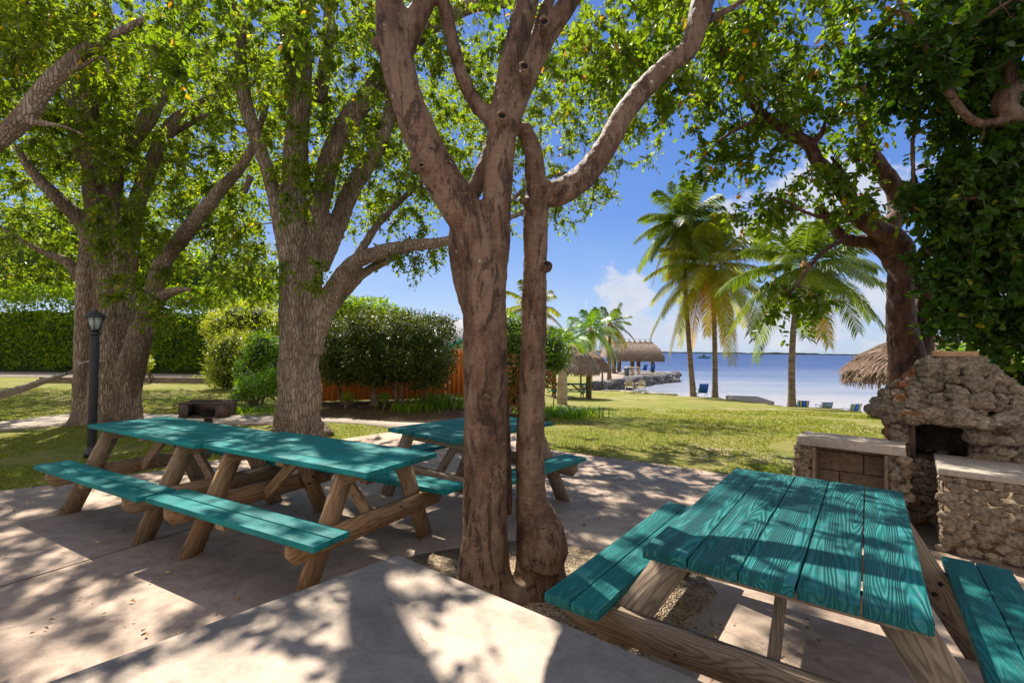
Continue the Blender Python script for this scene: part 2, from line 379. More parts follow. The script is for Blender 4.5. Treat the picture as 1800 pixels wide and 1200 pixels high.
def m_leaf(lo, hi, yel=.0, trans=.45, ycol=(.42, .30, .02), gloss=.10):
    def f(t):
        r = AT(t, 'rnd')
        c = t.ramp(r, [(0, lo), (.55, tuple((a+b)/2 for a, b in zip(lo, hi))), (1-max(yel, .001), hi), (1.0, ycol if yel else hi)])
        tc = t.mix(1.0, c, (2.3, 2.2, .8), 'MULTIPLY')
        d = t.n('ShaderNodeBsdfDiffuse', {0: c}); tr = t.n('ShaderNodeBsdfTranslucent', {0: tc})
        gl = t.n('ShaderNodeBsdfGlossy', {0: (1, 1, 1, 1), 'Roughness': .5})
        m1 = t.n('ShaderNodeMixShader', {0: trans, 1: d.outputs[0], 2: tr.outputs[0]})
        fr = t.n('ShaderNodeFresnel', {'IOR': 1.4}).outputs[0]
        return t.n('ShaderNodeMixShader', {0: t.math('MULTIPLY', fr, gloss*1.6), 1: m1.outputs[0], 2: gl.outputs[0]}).outputs[0]
    return f
M_LF = mat('mahogany_leaves', m_leaf((.066, .115, .008), (.215, .275, .018), .06, .62, gloss=.05))
M_LF2 = mat('gumbo_leaves', m_leaf((.055, .11, .008), (.19, .26, .018), .035, .58, (.45, .20, .02), .05))
M_LFD = mat('dark_leathery_leaves', m_leaf((.024, .066, .008), (.080, .155, .016), .04, .42, (.30, .28, .02), .05))
M_HEDGE = mat('hedge_leaves', m_leaf((.065, .13, .010), (.25, .36, .022), .06, .5, gloss=.02))
M_BUSH = mat('clipped_bush_leaves', m_leaf((.034, .056, .008), (.13, .155, .022), .10, .32, (.28, .24, .06), .08))
M_YEL = mat('yellow_green_leaves', m_leaf((.15, .20, .012), (.40, .42, .03), .1, .5, (.5, .42, .04)))
M_BRI = mat('bright_green_leaves', m_leaf((.075, .16, .010), (.20, .33, .02), .05, .45))
M_RED = mat('croton_leaves', m_leaf((.10, .12, .012), (.38, .12, .03), .4, .4, (.5, .09, .03)))
M_PALM = mat('palm_fronds', m_leaf((.055, .10, .010), (.15, .20, .018), .10, .42, (.40, .26, .04), .04))
M_PALMY = mat('yellowing_palm_fronds', m_leaf((.09, .12, .010), (.27, .26, .018), .22, .45, (.44, .24, .03), .04))
M_PALMG = mat('fresh_palm_fronds', m_leaf((.06, .13, .010), (.20, .33, .02), .04, .4))
M_BLADE = mat('grass_blades', m_leaf((.085, .125, .014), (.26, .28, .045), .14, .35, (.36, .29, .1), .0))
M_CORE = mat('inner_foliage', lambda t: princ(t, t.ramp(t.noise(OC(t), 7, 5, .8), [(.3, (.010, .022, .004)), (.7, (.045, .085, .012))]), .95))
M_DRY = mat('fallen_leaves', lambda t: princ(t, t.ramp(AT(t, 'rnd'), [(0, (.06, .03, .015)), (.5, (.20, .085, .025)), (.85, (.36, .19, .05)), (1, (.5, .38, .12))]), .8))
def m_palmtrunk(t):
    g = GP(t); z = t.noise(t.mapping(g, (.6, .6, 9)), 1, 2); n = t.noise(g, 9, 4)
    return princ(t, t.ramp(t.math('ADD', t.math('MULTIPLY', z, .6), t.math('MULTIPLY', n, .4)), [(.35, (.09, .065, .045)), (.6, (.27, .2, .145))]), .9, z, .8, .03)
M_PTR = mat('palm_trunk', m_palmtrunk)
M_PSH = mat('palm_crownshaft', lambda t: princ(t, t.ramp(t.noise(OC(t), 6, 4), [(.3, (.30, .13, .03)), (.7, (.5, .30, .10))]), .8))
M_BOT = mat('bottle_trunk', lambda t: princ(t, t.ramp(t.noise(t.mapping(GP(t), (2, 2, 12)), 1, 4), [(.3, (.25, .19, .13)), (.7, (.46, .38, .28))]), .85, t.noise(t.mapping(GP(t), (2, 2, 14)), 1, 3), .6, .02))
M_COCO = mat('coconut_husk', lambda t: princ(t, (.30, .17, .04), .6))
def m_stone(t):
    g = GP(t); r = AT(t, 'rnd'); a = t.noise(g, 7, 6, .75); b = t.noise(g, 34, 5, .75, .3)
    vv = t.n('ShaderNodeTexVoronoi', {'Vector': w_(t, g), 'Scale': 38.0}).outputs['Distance']
    k = t.math('ADD', t.math('ADD', t.math('MULTIPLY', a, .4), t.math('MULTIPLY', b, .4)), t.math('MULTIPLY', vv, .25))
    c = t.ramp(k, [(.28, (.07, .048, .03)), (.42, (.20, .155, .11)), (.56, (.36, .295, .22)), (.75, (.54, .47, .38))])
    tint = t.ramp(r, [(0, (.72, .64, .55)), (.45, (.88, .84, .78)), (.88, (1.04, .97, .88)), (.9, (1.05, .66, .44)), (1, (1.15, .6, .36))])
    c = t.mix(1.0, c, tint, 'MULTIPLY')
    return princ(t, c, .92, t.math('SUBTRACT', t.math('ADD', b, a), vv), 1.0, .022, .2)
M_STONE = mat('coral_stone', m_stone)
def m_mortar(t):
    g = GP(t); a = t.noise(g, 11, 7, .8); b = t.n('ShaderNodeTexVoronoi', {'Vector': w_(t, g), 'Scale': 17.0})
    c = t.ramp(t.math('ADD', t.math('MULTIPLY', a, .7), t.math('MULTIPLY', b.outputs['Distance'], .5)), [(.35, (.05, .035, .022)), (.55, (.20, .14, .09)), (.75, (.40, .31, .21))])
    og = t.ramp(t.noise(g, 4.2, 5, .7), [(.60, 0), (.66, 1)])
    c = t.mix(t.math('MULTIPLY', og, .7), c, (.30, .11, .045))
    return princ(t, c, .95, t.math('ADD', a, b.outputs['Distance']), 1.0, .03)
M_MORTAR = mat('rubble_mortar', m_mortar)
M_BLOCK = mat('grey_block', lambda t: princ(t, t.ramp(t.noise(GP(t), 16, 6, .75), [(.35, (.13, .085, .05)), (.6, (.25, .18, .12))]), .95, t.noise(GP(t), 60, 4, .8), .6, .006))
M_SOOT = mat('sooty_block', lambda t: princ(t, t.ramp(t.noise(GP(t), 6, 6, .75), [(.35, (.012, .009, .007)), (.65, (.14, .095, .06))]), .95, t.noise(GP(t), 60, 4, .8), .6, .006))
M_ROCK = mat('shore_rock', lambda t: princ(t, t.ramp(t.noise(GP(t), 3.5, 6, .8), [(.35, (.05, .05, .055)), (.55, (.19, .18, .18)), (.7, (.38, .35, .32))]), .9, t.noise(GP(t), 8, 5, .8), 1.0, .1))
def m_thatch(lo, hi):
    def f(t):
        r = AT(t, 'rnd'); c = t.ramp(t.math('ADD', t.math('MULTIPLY', r, .7), t.math('MULTIPLY', t.noise(GP(t), 8, 4, .8), .3)), [(.1, lo), (.6, tuple((a+b)/2 for a, b in zip(lo, hi))), (1, hi)])
        return princ(t, c, .9)
    return f
M_THATCH = mat('palm_thatch', m_thatch((.12, .082, .055), (.42, .33, .25)))
M_THATCHD = mat('dark_palm_thatch', m_thatch((.12, .075, .045), (.40, .27, .18)))
M_POST = mat('wooden_post', lambda t: princ(t, t.ramp(t.noise(t.mapping(GP(t), (8, 8, 1)), 3, 4), [(.3, (.10, .06, .035)), (.7, (.26, .165, .09))]), .85))
def m_fence(t):
    g = OC(t); n = t.noise(t.mapping(g, (9, 9, .8)), 2.5, 5, .7)
    return princ(t, t.ramp(n, [(.3, (.55, .12, .014)), (.55, (.72, .19, .02)), (.75, (.76, .24, .04))]), .7)
M_FENCE = mat('orange_fence_paint', m_fence)
M_WALL = mat('pale_green_wall', lambda t: princ(t, t.ramp(t.noise(OC(t), 2, 4), [(.3, (.42, .47, .26)), (.7, (.52, .56, .34))]), .85))
M_ROOF = mat('white_metal_roof', lambda t: princ(t, (.72, .73, .75), .45))
M_TRIM = mat('teal_trim', lambda t: princ(t, (.01, .24, .22), .5))
M_BLACK = mat('black_iron', lambda t: princ(t, t.ramp(t.noise(OC(t), 20, 4), [(.4, (.012, .012, .013)), (.7, (.03, .03, .032))]), .38))
M_GLASS = mat('lantern_glass', lambda t: princ(t, (.55, .62, .55), .12, spec=.6, **{'Transmission Weight': .55, 'Alpha': 1.0}))
M_RUST = mat('rusty_steel', lambda t: princ(t, t.ramp(t.noise(OC(t), 9, 6, .75), [(.35, (.035, .028, .022)), (.55, (.12, .085, .06)), (.68, (.24, .10, .045))]), .75, t.noise(OC(t), 30, 3), .5, .004))
M_CHAR = mat('charcoal_inside', lambda t: princ(t, (.012, .010, .009), .95))
M_ROPE = mat('hammock_rope', lambda t: princ(t, t.ramp(t.noise(t.mapping(OC(t), (1, 1, 1)), 40, 3), [(.3, (.18, .15, .12)), (.7, (.45, .40, .33))]), .95, t.noise(OC(t), 60, 2), .8, .01))
M_TIMBER = mat('kerb_timber', lambda t: princ(t, t.ramp(t.noise(t.mapping(GP(t), (1, 1, 6)), 3, 5), [(.3, (.07, .05, .035)), (.7, (.25, .19, .135))]), .9))
M_BEIGE = mat('beige_plastic', lambda t: princ(t, (.55, .47, .33), .45))
M_BLUEF = mat('blue_canvas', lambda t: princ(t, (.015, .10, .42), .7))
M_ALU = mat('grey_chair_tube', lambda t: princ(t, (.25, .26, .28), .4, Metallic=.6))
def m_stripe(cols, n, vert=True):
    def f(t):
        s = t.n('ShaderNodeSeparateXYZ', {0: OC(t)}); k = t.math('FRACT', t.math('MULTIPLY', s.outputs[0 if vert else 2], n))
        stops = [(i/len(cols), c) for i, c in enumerate(cols)]
        return princ(t, t.ramp(k, stops, 'CONSTANT'), .75)
    return f
BL, YE, GRN, WH, LB = (.01, .05, .38), (.6, .55, .02), (.25, .5, .08), (.6, .65, .6), (.02, .22, .6)
M_STR1 = mat('blue_yellow_stripes', m_stripe([BL, YE, LB, YE, BL, LB], 2.2)); M_STR2 = mat('green_white_stripes', m_stripe([GRN, BL, WH, BL], 7, False))
M_BIN = mat('grey_bin', lambda t: princ(t, (.10, .12, .14), .5))
M_CRATE = mat('pale_board', lambda t: princ(t, (.5, .4, .28), .8))
M_BRICK = mat('cap_brick', lambda t: princ(t, t.ramp(t.noise(GP(t), 12, 5), [(.3, (.36, .20, .09)), (.7, (.52, .33, .17))]), .9, t.noise(GP(t), 50, 3), .5, .005))
M_ISLE = mat('far_mangrove', lambda t: princ(t, t.ramp(t.noise(GP(t), .03, 6, .8), [(.3, (.05, .09, .055)), (.7, (.11, .15, .085))]), .95))
M_HULL = mat('boat_hull', lambda t: princ(t, (.09, .25, .26), .5))

# ------------------------------------------------------------------ ground, patio, water
def structure(o): o['kind'] = 'structure'; return o
def shore_r():
    """distance of the shoreline along each direction (slope X/Y)"""
    pts = [(1055, 684), (1075, 684.5), (1150, 690.5), (1265, 697.5), (1330, 706), (1380, 711.5), (1450, 713.5), (1500, 719), (1550, 727), (1620, 737), (1700, 748), (1800, 760)]
    out = []
    for q in pts: p = T(*q); out.append((math.atan2(p.x, p.y), math.hypot(p.x, p.y)))
    return out
SH = shore_r()
def build_ground():
    A = np.concatenate([np.linspace(R(-100), R(7.8), 90), np.linspace(R(7.9), R(60), 120), np.linspace(R(61), R(100), 14)]); NR = 110
    V = []; 
    a0, r0 = SH[0]
    for a in A:
        if a < a0-.015: rm = 150
        else: rm = float(np.interp(a, [s[0] for s in SH], [s[1] for s in SH]))
        for k in range(NR):
            t = k/(NR-1); r = min(.3*(150/.3)**t, rm)
            x, y = r*math.sin(a), r*math.cos(a); z = gz(x, y)-.02
            if y > 10 and x > -1: z += .05*mn.noise(Vector((x*.3, y*.3, 0)))
            if rm < 100 and r >= rm: z -= .05
            V.append((x, y, z))
        if rm < 100:                                     # bank down to the sea bed
            x, y, z = V[-1]; V[-1] = (x, y, z)
    n = len(A)
    # extra ring below the water for the bank
    F = [(i*NR+k, i*NR+k+1, (i+1)*NR+k+1, (i+1)*NR+k) for i in range(n-1) for k in range(NR-1)]
    base = len(V)
    for i in range(n):
        x, y, z = V[i*NR+NR-1]; r = math.hypot(x, y); V.append((x*(1+.5/r), y*(1+.5/r), -2.6))
    F += [(i*NR+NR-1, base+i, base+i+1, (i+1)*NR+NR-1) for i in range(n-1)]
    F = [f[::-1] for f in F]
    structure(fastmesh('lawn', V, np.array(F), M_LAWN, smooth=True))
build_ground()
def sheet(name, poly, m, thick=.0, kind='structure'):
    """polygon of world points (x,y,z) as a slab with sides"""
    mb = MB(); n = len(poly)
    V = [tuple(p) for p in poly] + [(p[0], p[1], p[2]-max(thick, .01)) for p in poly]
    mb.add(V, [tuple(range(n))[::-1]] + [(i, (i+1) % n, n+(i+1) % n, n+i) for i in range(n)])
    o = mb.build(name, m); bm = bmesh.new(); bm.from_mesh(o.data)
    bmesh.ops.recalc_face_normals(bm, faces=bm.faces[:]); bmesh.ops.triangulate(bm, faces=[f for f in bm.faces if len(f.verts) > 4]); bm.to_mesh(o.data); bm.free()
    up = [p for p in o.data.polygons if abs(p.normal.z) > .9]
    if up and up[0].normal.z < 0: o.data.flip_normals()
    if kind: o['kind'] = kind
    return o
gp = lambda l, z=0: [G(a, b, z) for a, b in l]
patio = gp([(0, 862), (130, 847), (285, 826), (440, 797), (610, 770), (700, 757)]) + gp([(790, 748), (870, 752), (935, 772), (958, 789), (1055, 802), (1160, 815), (1270, 832)])
sheet('patio', [Vector((-16, 8.4, 0))] + patio + [Vector((3.6, 5.9, 0)), Vector((9.5, 1.5, 0)), Vector((9, -3, 0)), Vector((-16, -3, 0))], M_PATIO, .1)
def strip(name, up, lo, z, m):
    a = gp(up, z); b = gp(lo, z); sheet(name, a + b[::-1], m, .01)
strip('path', [(-120, 752), (0, 740), (130, 726), (250, 727), (480, 730), (570, 733), (700, 738), (800, 741), (860, 744)], [(-120, 772), (0, 757), (130, 745), (300, 745), (480, 745), (570, 741), (640, 745), (700, 753), (840, 753)], -.008, M_PATH)
strip('road', [(-500, 654), (0, 652), (250, 655), (420, 657)], [(-500, 662), (0, 662), (130, 663), (300, 663), (420, 664)], -.008, M_PATH)
sheet('mulch_bed', gp([(553, 730), (690, 741), (800, 744), (905, 742), (965, 735), (940, 706), (800, 700), (560, 706)], -.006), M_MULCH, .01)
# raised slab in the foreground
SZ = .45
a0 = G(700, 975, SZ); sheet('raised_slab', [a0, a0+(G(80, 1200, SZ)-a0)*3.2, Vector((-1.0, -3, SZ)), Vector((4.5, -3, SZ)), a0+(G(1240, 1200, SZ)-a0)*3.2], M_SLAB, .45)
# control joint in the patio
j0, j1 = G(-60, 1048, .004), G(430, 900, .004); dj = (j1-j0).normalized(); nj = Vector((-dj.y, dj.x, 0))*.004
sheet('patio_joint', [j0-nj, j1-nj, j1+nj, j0+nj], M_JOINT, .003)
j0, j1 = G(900, 905, .004), G(1250, 860, .004)
sheet('gravel_ring', gp([(690, 985), (745, 972), (820, 960), (900, 950), (985, 952), (1060, 972), (1135, 985), (1230, 1000), (1260, 1040), (1200, 1100), (1130, 1160), (900, 1110)], .008), M_GRAV, .007)
def beach():
    V = []; F = []
    for i, (a, r) in enumerate(SH):
        V += [(math.sin(a)*(r-1.0), math.cos(a)*(r-1.0), -1.42), (math.sin(a)*(r+2.6), math.cos(a)*(r+2.6), -1.56), (math.sin(a)*(r+4.6), math.cos(a)*(r+4.6), -2.3)]
    F = [(3*i+k, 3*i+3+k, 3*i+4+k, 3*i+1+k)[::-1] for i in range(4, len(SH)-1) for k in (0, 1)]
    structure(fastmesh('beach', V, np.array(F), M_SAND))
beach()
# water
WZ = -2.0
w = 4200; structure(fastmesh('sea', [(-w, 8, WZ), (w, 8, WZ), (w, 6000, WZ), (-w, 6000, WZ)], np.array([(0, 1, 2, 3)]), M_WATER))
structure(fastmesh('sea_bed', [(-300, 8, -2.7), (300, 8, -2.7), (300, 300, -2.7), (-300, 300, -2.7)], np.array([(0, 1, 2, 3)]), M_SAND))
def far_isle():
    V = []; N = 400; Y = 3000
    for i in range(N):
        u = i/(N-1); px = 1050 + u*640; p = P(px, 620, Y); x = p.x
        h = 5.0*max(0, min(1, (1-u)*6))*(1 + .9*mn.noise(Vector((u*30, 0, 0))) + .5*mn.noise(Vector((u*110, 3, 0)))) + 5*math.exp(-((px-1365)/26)**2) + 4*math.exp(-((px-1420)/30)**2)
        V += [(x, Y, WZ-.5), (x, Y-20, WZ+max(.6, h*.6)), (x, Y, WZ+max(1.0, h+2.4)), (x, Y+70, WZ-.5)]
    F = [(4*i+k, 4*(i+1)+k, 4*(i+1)+k+1, 4*i+k+1) for i in range(N-1) for k in range(3)]
    structure(fastmesh('far_shore', V, np.array(F), M_ISLE))
far_isle()

# ------------------------------------------------------------------ foliage machinery
def unit(v): return v/np.maximum(np.linalg.norm(v, axis=-1, keepdims=True), 1e-9)
def leafgeo(C, D, Nn, L, W, broad=False, fold=.18):
    """leaf blades at C pointing along D with face normal Nn"""
    S = unit(np.cross(D, Nn)); Nn = np.cross(S, D)
    L = L[:, None]; W = W[:, None]
    if broad:
        pts = [(0, 0, 0), (.30, -.5, fold), (.72, -.44, fold), (1, 0, 0), (.72, .44, fold), (.30, .5, fold)]; fc = [(0, 1, 2, 3), (0, 3, 4, 5)]
    else:
        pts = [(0, 0, 0), (.42, -.5, fold), (1, 0, 0), (.42, .5, fold)]; fc = [(0, 1, 2), (0, 2, 3)]
    k = len(pts)
    V = np.stack([C + D*L*u + S*W*v + Nn*W*w + (Nn*L*-.12*u*u) for u, v, w in pts], 1).reshape(-1, 3)
    base = (np.arange(len(C))*k)[:, None, None]
    F = (base + np.array(fc)[None]).reshape(-1, len(fc[0]))
    return V, F
def clusters(A, ntw=5, nlf=11, tl=.38, ll=.10, lw=.042, droop=.35, broad=False, leafdroop=.35):
    """twigs with leaves round each attractor A"""
    n = len(A)
    d = unit(rng.normal(size=(n*ntw, 3)) + np.array([0, 0, -droop])); c = np.repeat(A, ntw, 0) - d*.05
    tls = tl*rng.uniform(.55, 1.25, n*ntw)
    t = np.linspace(.12, 1, nlf)[None, :, None]
    sag = np.array([0, 0, -1.0])*(t**2)*.28*tls[:, None, None]
    pos = c[:, None] + d[:, None]*t*tls[:, None, None] + sag
    pos = pos.reshape(-1, 3)
    dd = np.repeat(d, nlf, 0)
    side = unit(np.cross(dd, rng.normal(size=dd.shape)))
    ld = unit(dd*.55 + side*1.0 + np.array([0, 0, -leafdroop]) + rng.normal(size=dd.shape)*.2)
    nm = unit(rng.normal(size=dd.shape)*.75 + np.array([0, 0, .9]))
    L = ll*rng.uniform(.65, 1.3, len(pos)); W = L*(lw/ll)*rng.uniform(.85, 1.2, len(pos))
    V, F = leafgeo(pos, ld, nm, L, W, broad)
    r = np.clip(rng.normal(.42, .2, len(pos)) + np.repeat(rng.normal(0, .10, n), ntw*nlf), 0, 1)
    odd = rng.random(len(pos)) < .012; r[odd] = 1
    # twigs as thin three sided sticks
    e = d*tls[:, None] + np.array([0, 0, -.28])*tls[:, None]
    return V, F, np.repeat(r, 2), c, c+e
def sticks(a, b, r0, r1):
    """many thin 3-sided sticks"""
    d = unit(b-a); x = unit(np.cross(d, np.array([.3, .5, .81]))); y = np.cross(d, x); vs = []
    for p, r in ((a, r0), (b, r1)):
        r = np.asarray(r).reshape(-1, 1) if np.ndim(r) else r
        for k in range(3):
            an = 2*math.pi*k/3; vs.append(p + (x*math.cos(an)+y*math.sin(an))*r)
    V = np.stack(vs, 1).reshape(-1, 3); base = (np.arange(len(a))*6)[:, None, None]
    F = (base + np.array([(0, 1, 4, 3), (1, 2, 5, 4), (2, 0, 3, 5)])[None]).reshape(-1, 4)
    return V, F
def in_ellipsoid(n, c, r):
    v = unit(rng.normal(size=(n, 3)))*(rng.random((n, 1))**(1/2.4)); return np.array(c) + v*np.array(r)
def pixblob(px, py, Y, rx, ry, dY, n):
    """attractors in a crown lobe: centre, half sizes given as seen at its distance"""
    c = P(px, py, Y); k = Y/FP; return in_ellipsoid(n, tuple(c), (rx*k, dY, ry*k))
class Skel:
    def __init__(s): s.p = []; s.r = []
    def limb(s, pts, rad, sub=6):
        a, b = spline(pts, rad, sub); s.p += [tuple(q) for q in a]; s.r += b; return a, b
def grow(sk, A, rmax=.035, wig=.12, mb=None):
    """thin branches that reach every attractor from the nearest limb"""
    S = np.array(sk.p); SR = np.array(sk.r)
    d0 = np.min(np.linalg.norm(A[:, None]-S[None, ::2], axis=2), 1); order = np.argsort(d0)
    nodes = [S]; nr = [SR]; mb = mb or MB()
    cap = len(S)+len(A)*4; NP_ = np.zeros((cap, 3)); NR_ = np.zeros(cap); NP_[:len(S)] = S; NR_[:len(S)] = SR; m = len(S)
    for i in order:
        a = A[i]; dd = np.linalg.norm(NP_[:m]-a, axis=1) ; j = int(np.argmin(dd + .15*(NR_[:m] < .012)))
        L = dd[j]
        if L < .12: continue
        b = NP_[j]; r0 = min(NR_[j]*.7, rmax, .006+.011*L); k = 5
        up = np.array([0, 0, .16*L]); w1 = rng.normal(size=3)*wig*L
        pts = [b*(1-t)+a*t + (up+w1)*math.sin(math.pi*t) + rng.normal(size=3)*.02*L*(0 < t < 1) for t in np.linspace(0, 1, k)]
        rad = [r0*(1-.65*t)+.0015 for t in np.linspace(0, 1, k)]
        mb.tube(pts, rad, 5 if r0 > .01 else 3, cap=False)
        for q, rr in zip(pts[1:], rad[1:]):
            if m < cap: NP_[m] = q; NR_[m] = rr; m += 1
    return mb
def limbs_px(sk, lst, mb, ns=14, wob=.12, wf=3.0, sub=6):
    """lst of limbs, each a list of (px,py,width_px,Y)"""
    for l in lst:
        pts = [P(a, b, Y) for a, b, w_, Y in l]; rad = [w_*Y/FP/2 for a, b, w_, Y in l]
        a, b = sk.limb(pts, rad, sub); mb.tube(a, b, ns, wob=wob, wf=wf)
def remesh(o, vox, disp=0, dscale=.1, smooth=2):
    m = o.modifiers.new('remesh', 'REMESH'); m.mode = 'VOXEL'; m.voxel_size = vox; m.use_smooth_shade = True
    s = o.modifiers.new('smooth', 'SMOOTH'); s.iterations = smooth; s.factor = .6
    if disp:
        tx = bpy.data.textures.new('lumps', 'CLOUDS'); tx.noise_scale = dscale; tx.noise_depth = 3
        d = o.modifiers.new('disp', 'DISPLACE'); d.texture = tx; d.strength = disp; d.mid_level = .5; d.texture_coords = 'LOCAL'
def crown_mesh(name, A, root, m, **kw):
    V, F, r, a, b = clusters(A, **kw)
    o = fastmesh(name, V, F, m, None, False, {'rnd': r}); local(o, root); return a, b
def tree(name, label, base, limbs, blobs, mbark, mleaf, cat='tree', vox=.035, disp=.0, dsc=.1, leaf={}, extra=None, ns=14, wob=.12, grow_r=.035, group=None, smooth=2, wf=3.0, extra_parts=None):
    root = empty(name, base, 0, label, cat, group); sk = Skel(); mb = MB()
    limbs_px(sk, limbs, mb, ns, wob, wf=wf)
    if extra: extra(mb, sk)
    tr = mb.build('trunk', mbark, None, True); local(tr, root)
    if vox: remesh(tr, vox, disp, dsc, smooth)
    A = np.concatenate([pixblob(*b) if len(b) == 7 else in_ellipsoid(b[2], b[0], b[1]) for b in blobs])
    g = grow(sk, A, grow_r)
    a, b = crown_mesh('crown', A, root, mleaf, **leaf)
    V, F = sticks(a, b, .0035, .0015)
    br = g; br.V.append(V); off = br.n; br.F.setdefault(4, []).extend((F+off).tolist()); br.att.setdefault(4, []).extend([0.0]*len(F)); br.n += len(V)
    local(br.build('branches', mbark, None, True), root)
    return root

# ------------------------------------------------------------------ trees
def lt():
    Y = 9.8
    L = [
     [(188, 775, 110.4, Y), (188, 740, 82.8, Y), (190, 690, 60.7, Y), (190, 600, 47.8, Y), (187, 500, 38.4, Y), (175, 400, 38.4, Y), (165, 320, 35.2, Y), (160, 240, 30.4, Y-.2), (155, 150, 25.6, Y-.4), (150, 50, 24, Y-.6), (140, -60, 19.2, Y-.8)],
     [(152, 770, 55.2, Y+.1), (152, 700, 36.8, Y+.1), (150, 600, 31.3, Y+.1), (149, 500, 25.6, Y+.15), (154, 430, 24, Y+.3), (160, 360, 17.6, Y+.5)],
     [(218, 770, 60.7, Y-.05), (222, 700, 44.2, Y-.05), (238, 620, 40.5, Y-.1), (262, 545, 32, Y-.1), (285, 470, 28.8, Y-.2), (318, 420, 24.8, Y-.3), (350, 380, 22.4, Y-.4), (392, 330, 20.8, Y-.5), (430, 285, 16.8, Y-.6), (448, 248, 13.6, Y-.7), (470, 180, 9.6, Y-.9)],
     [(255, 548, 27.2, Y-.3), (282, 524, 19.2, Y-.5), (305, 512, 14.4, Y-.7), (335, 508, 6.4, Y-.9)],
     [(206, 620, 35, Y+.1), (210, 520, 28.8, Y+.1), (208, 430, 28.8, Y+.1), (200, 340, 28.8, Y+.1), (205, 290, 28.8, Y+.1), (228, 245, 30.4, Y+.1), (255, 215, 27.2, Y+.1), (280, 168, 22.4, Y+.1), (300, 110, 16, Y+.1), (320, 40, 11.2, Y)],
     [(228, 610, 31.3, Y+.2), (222, 540, 27.2, Y+.25), (226, 470, 26.4, Y+.25), (236, 370, 27.2, Y+.3), (262, 300, 24, Y+.4), (290, 235, 20.8, Y+.5), (320, 200, 16, Y+.6), (390, 165, 12, Y+.7), (430, 150, 8, Y+.8)],
     [(285, 245, 12.8, Y+.4), (330, 220, 9.6, Y+.3), (380, 195, 6.4, Y+.2)],
     [(165, 440, 32, Y), (145, 392, 28, Y-.1), (105, 352, 24, Y-.2), (60, 306, 16, Y-.3), (30, 260, 9.6, Y-.4)],
     [(150, 500, 24, Y+.3), (120, 462, 17.6, Y+.2), (70, 440, 9.6, Y+.1), (0, 400, 7.2, Y), (-60, 360, 4.8, Y)],
     [(160, 300, 24, Y), (128, 230, 19.2, Y+.2), (120, 130, 16, Y+.4), (100, 20, 12.8, Y+.6)],
     [(150, 745, 55.2, Y-.1), (125, 758, 29.4, Y-.45), (100, 765, 12.9, Y-.8)], [(240, 752, 40.5, Y-.2), (262, 768, 18.4, Y-.5)], [(185, 752, 55.2, Y-.3), (178, 775, 22.1, Y-.75)],
    ]
    B = [(90, 90, 9.2, 190, 130, 3.38, 152), (280, 70, 9.6, 190, 120, 3.38, 152), (60, 290, 10.6, 150, 110, 2.86, 99), (270, 260, 10.6, 170, 110, 2.86, 125),
         (50, 440, 11.2, 150, 60, 2.86, 73), (340, 420, 10.4, 120, 75, 2.34, 73), (400, 330, 11, 80, 110, 2.34, 53), (280, 540, 8.8, 60, 24, 0.65, 7), (180, 190, 11.5, 240, 150, 1.95, 99),
         (150, -150, 9.8, 350, 110, 3, 50), (-150, 150, 9.5, 120, 260, 3.25, 46), (420, 500, 12.4, 90, 40, 1.95, 26), (190, 400, 8.9, 60, 70, .3, 14), (165, 260, 8.8, 70, 80, .35, 16), (225, 500, 9.0, 40, 40, .2, 6), (-40, -20, 7.6, 150, 160, 1.56, 40)]
    tree('mahogany_tree', 'huge left tree with several fused grey brown fissured trunks beside the lamp post', G(190, 757), L, B, M_BARK, M_LF, vox=.026, disp=.035, dsc=.10, leaf=dict(ntw=7, nlf=12, tl=.33, ll=.098, lw=.043), wob=.16, wf=2.0)
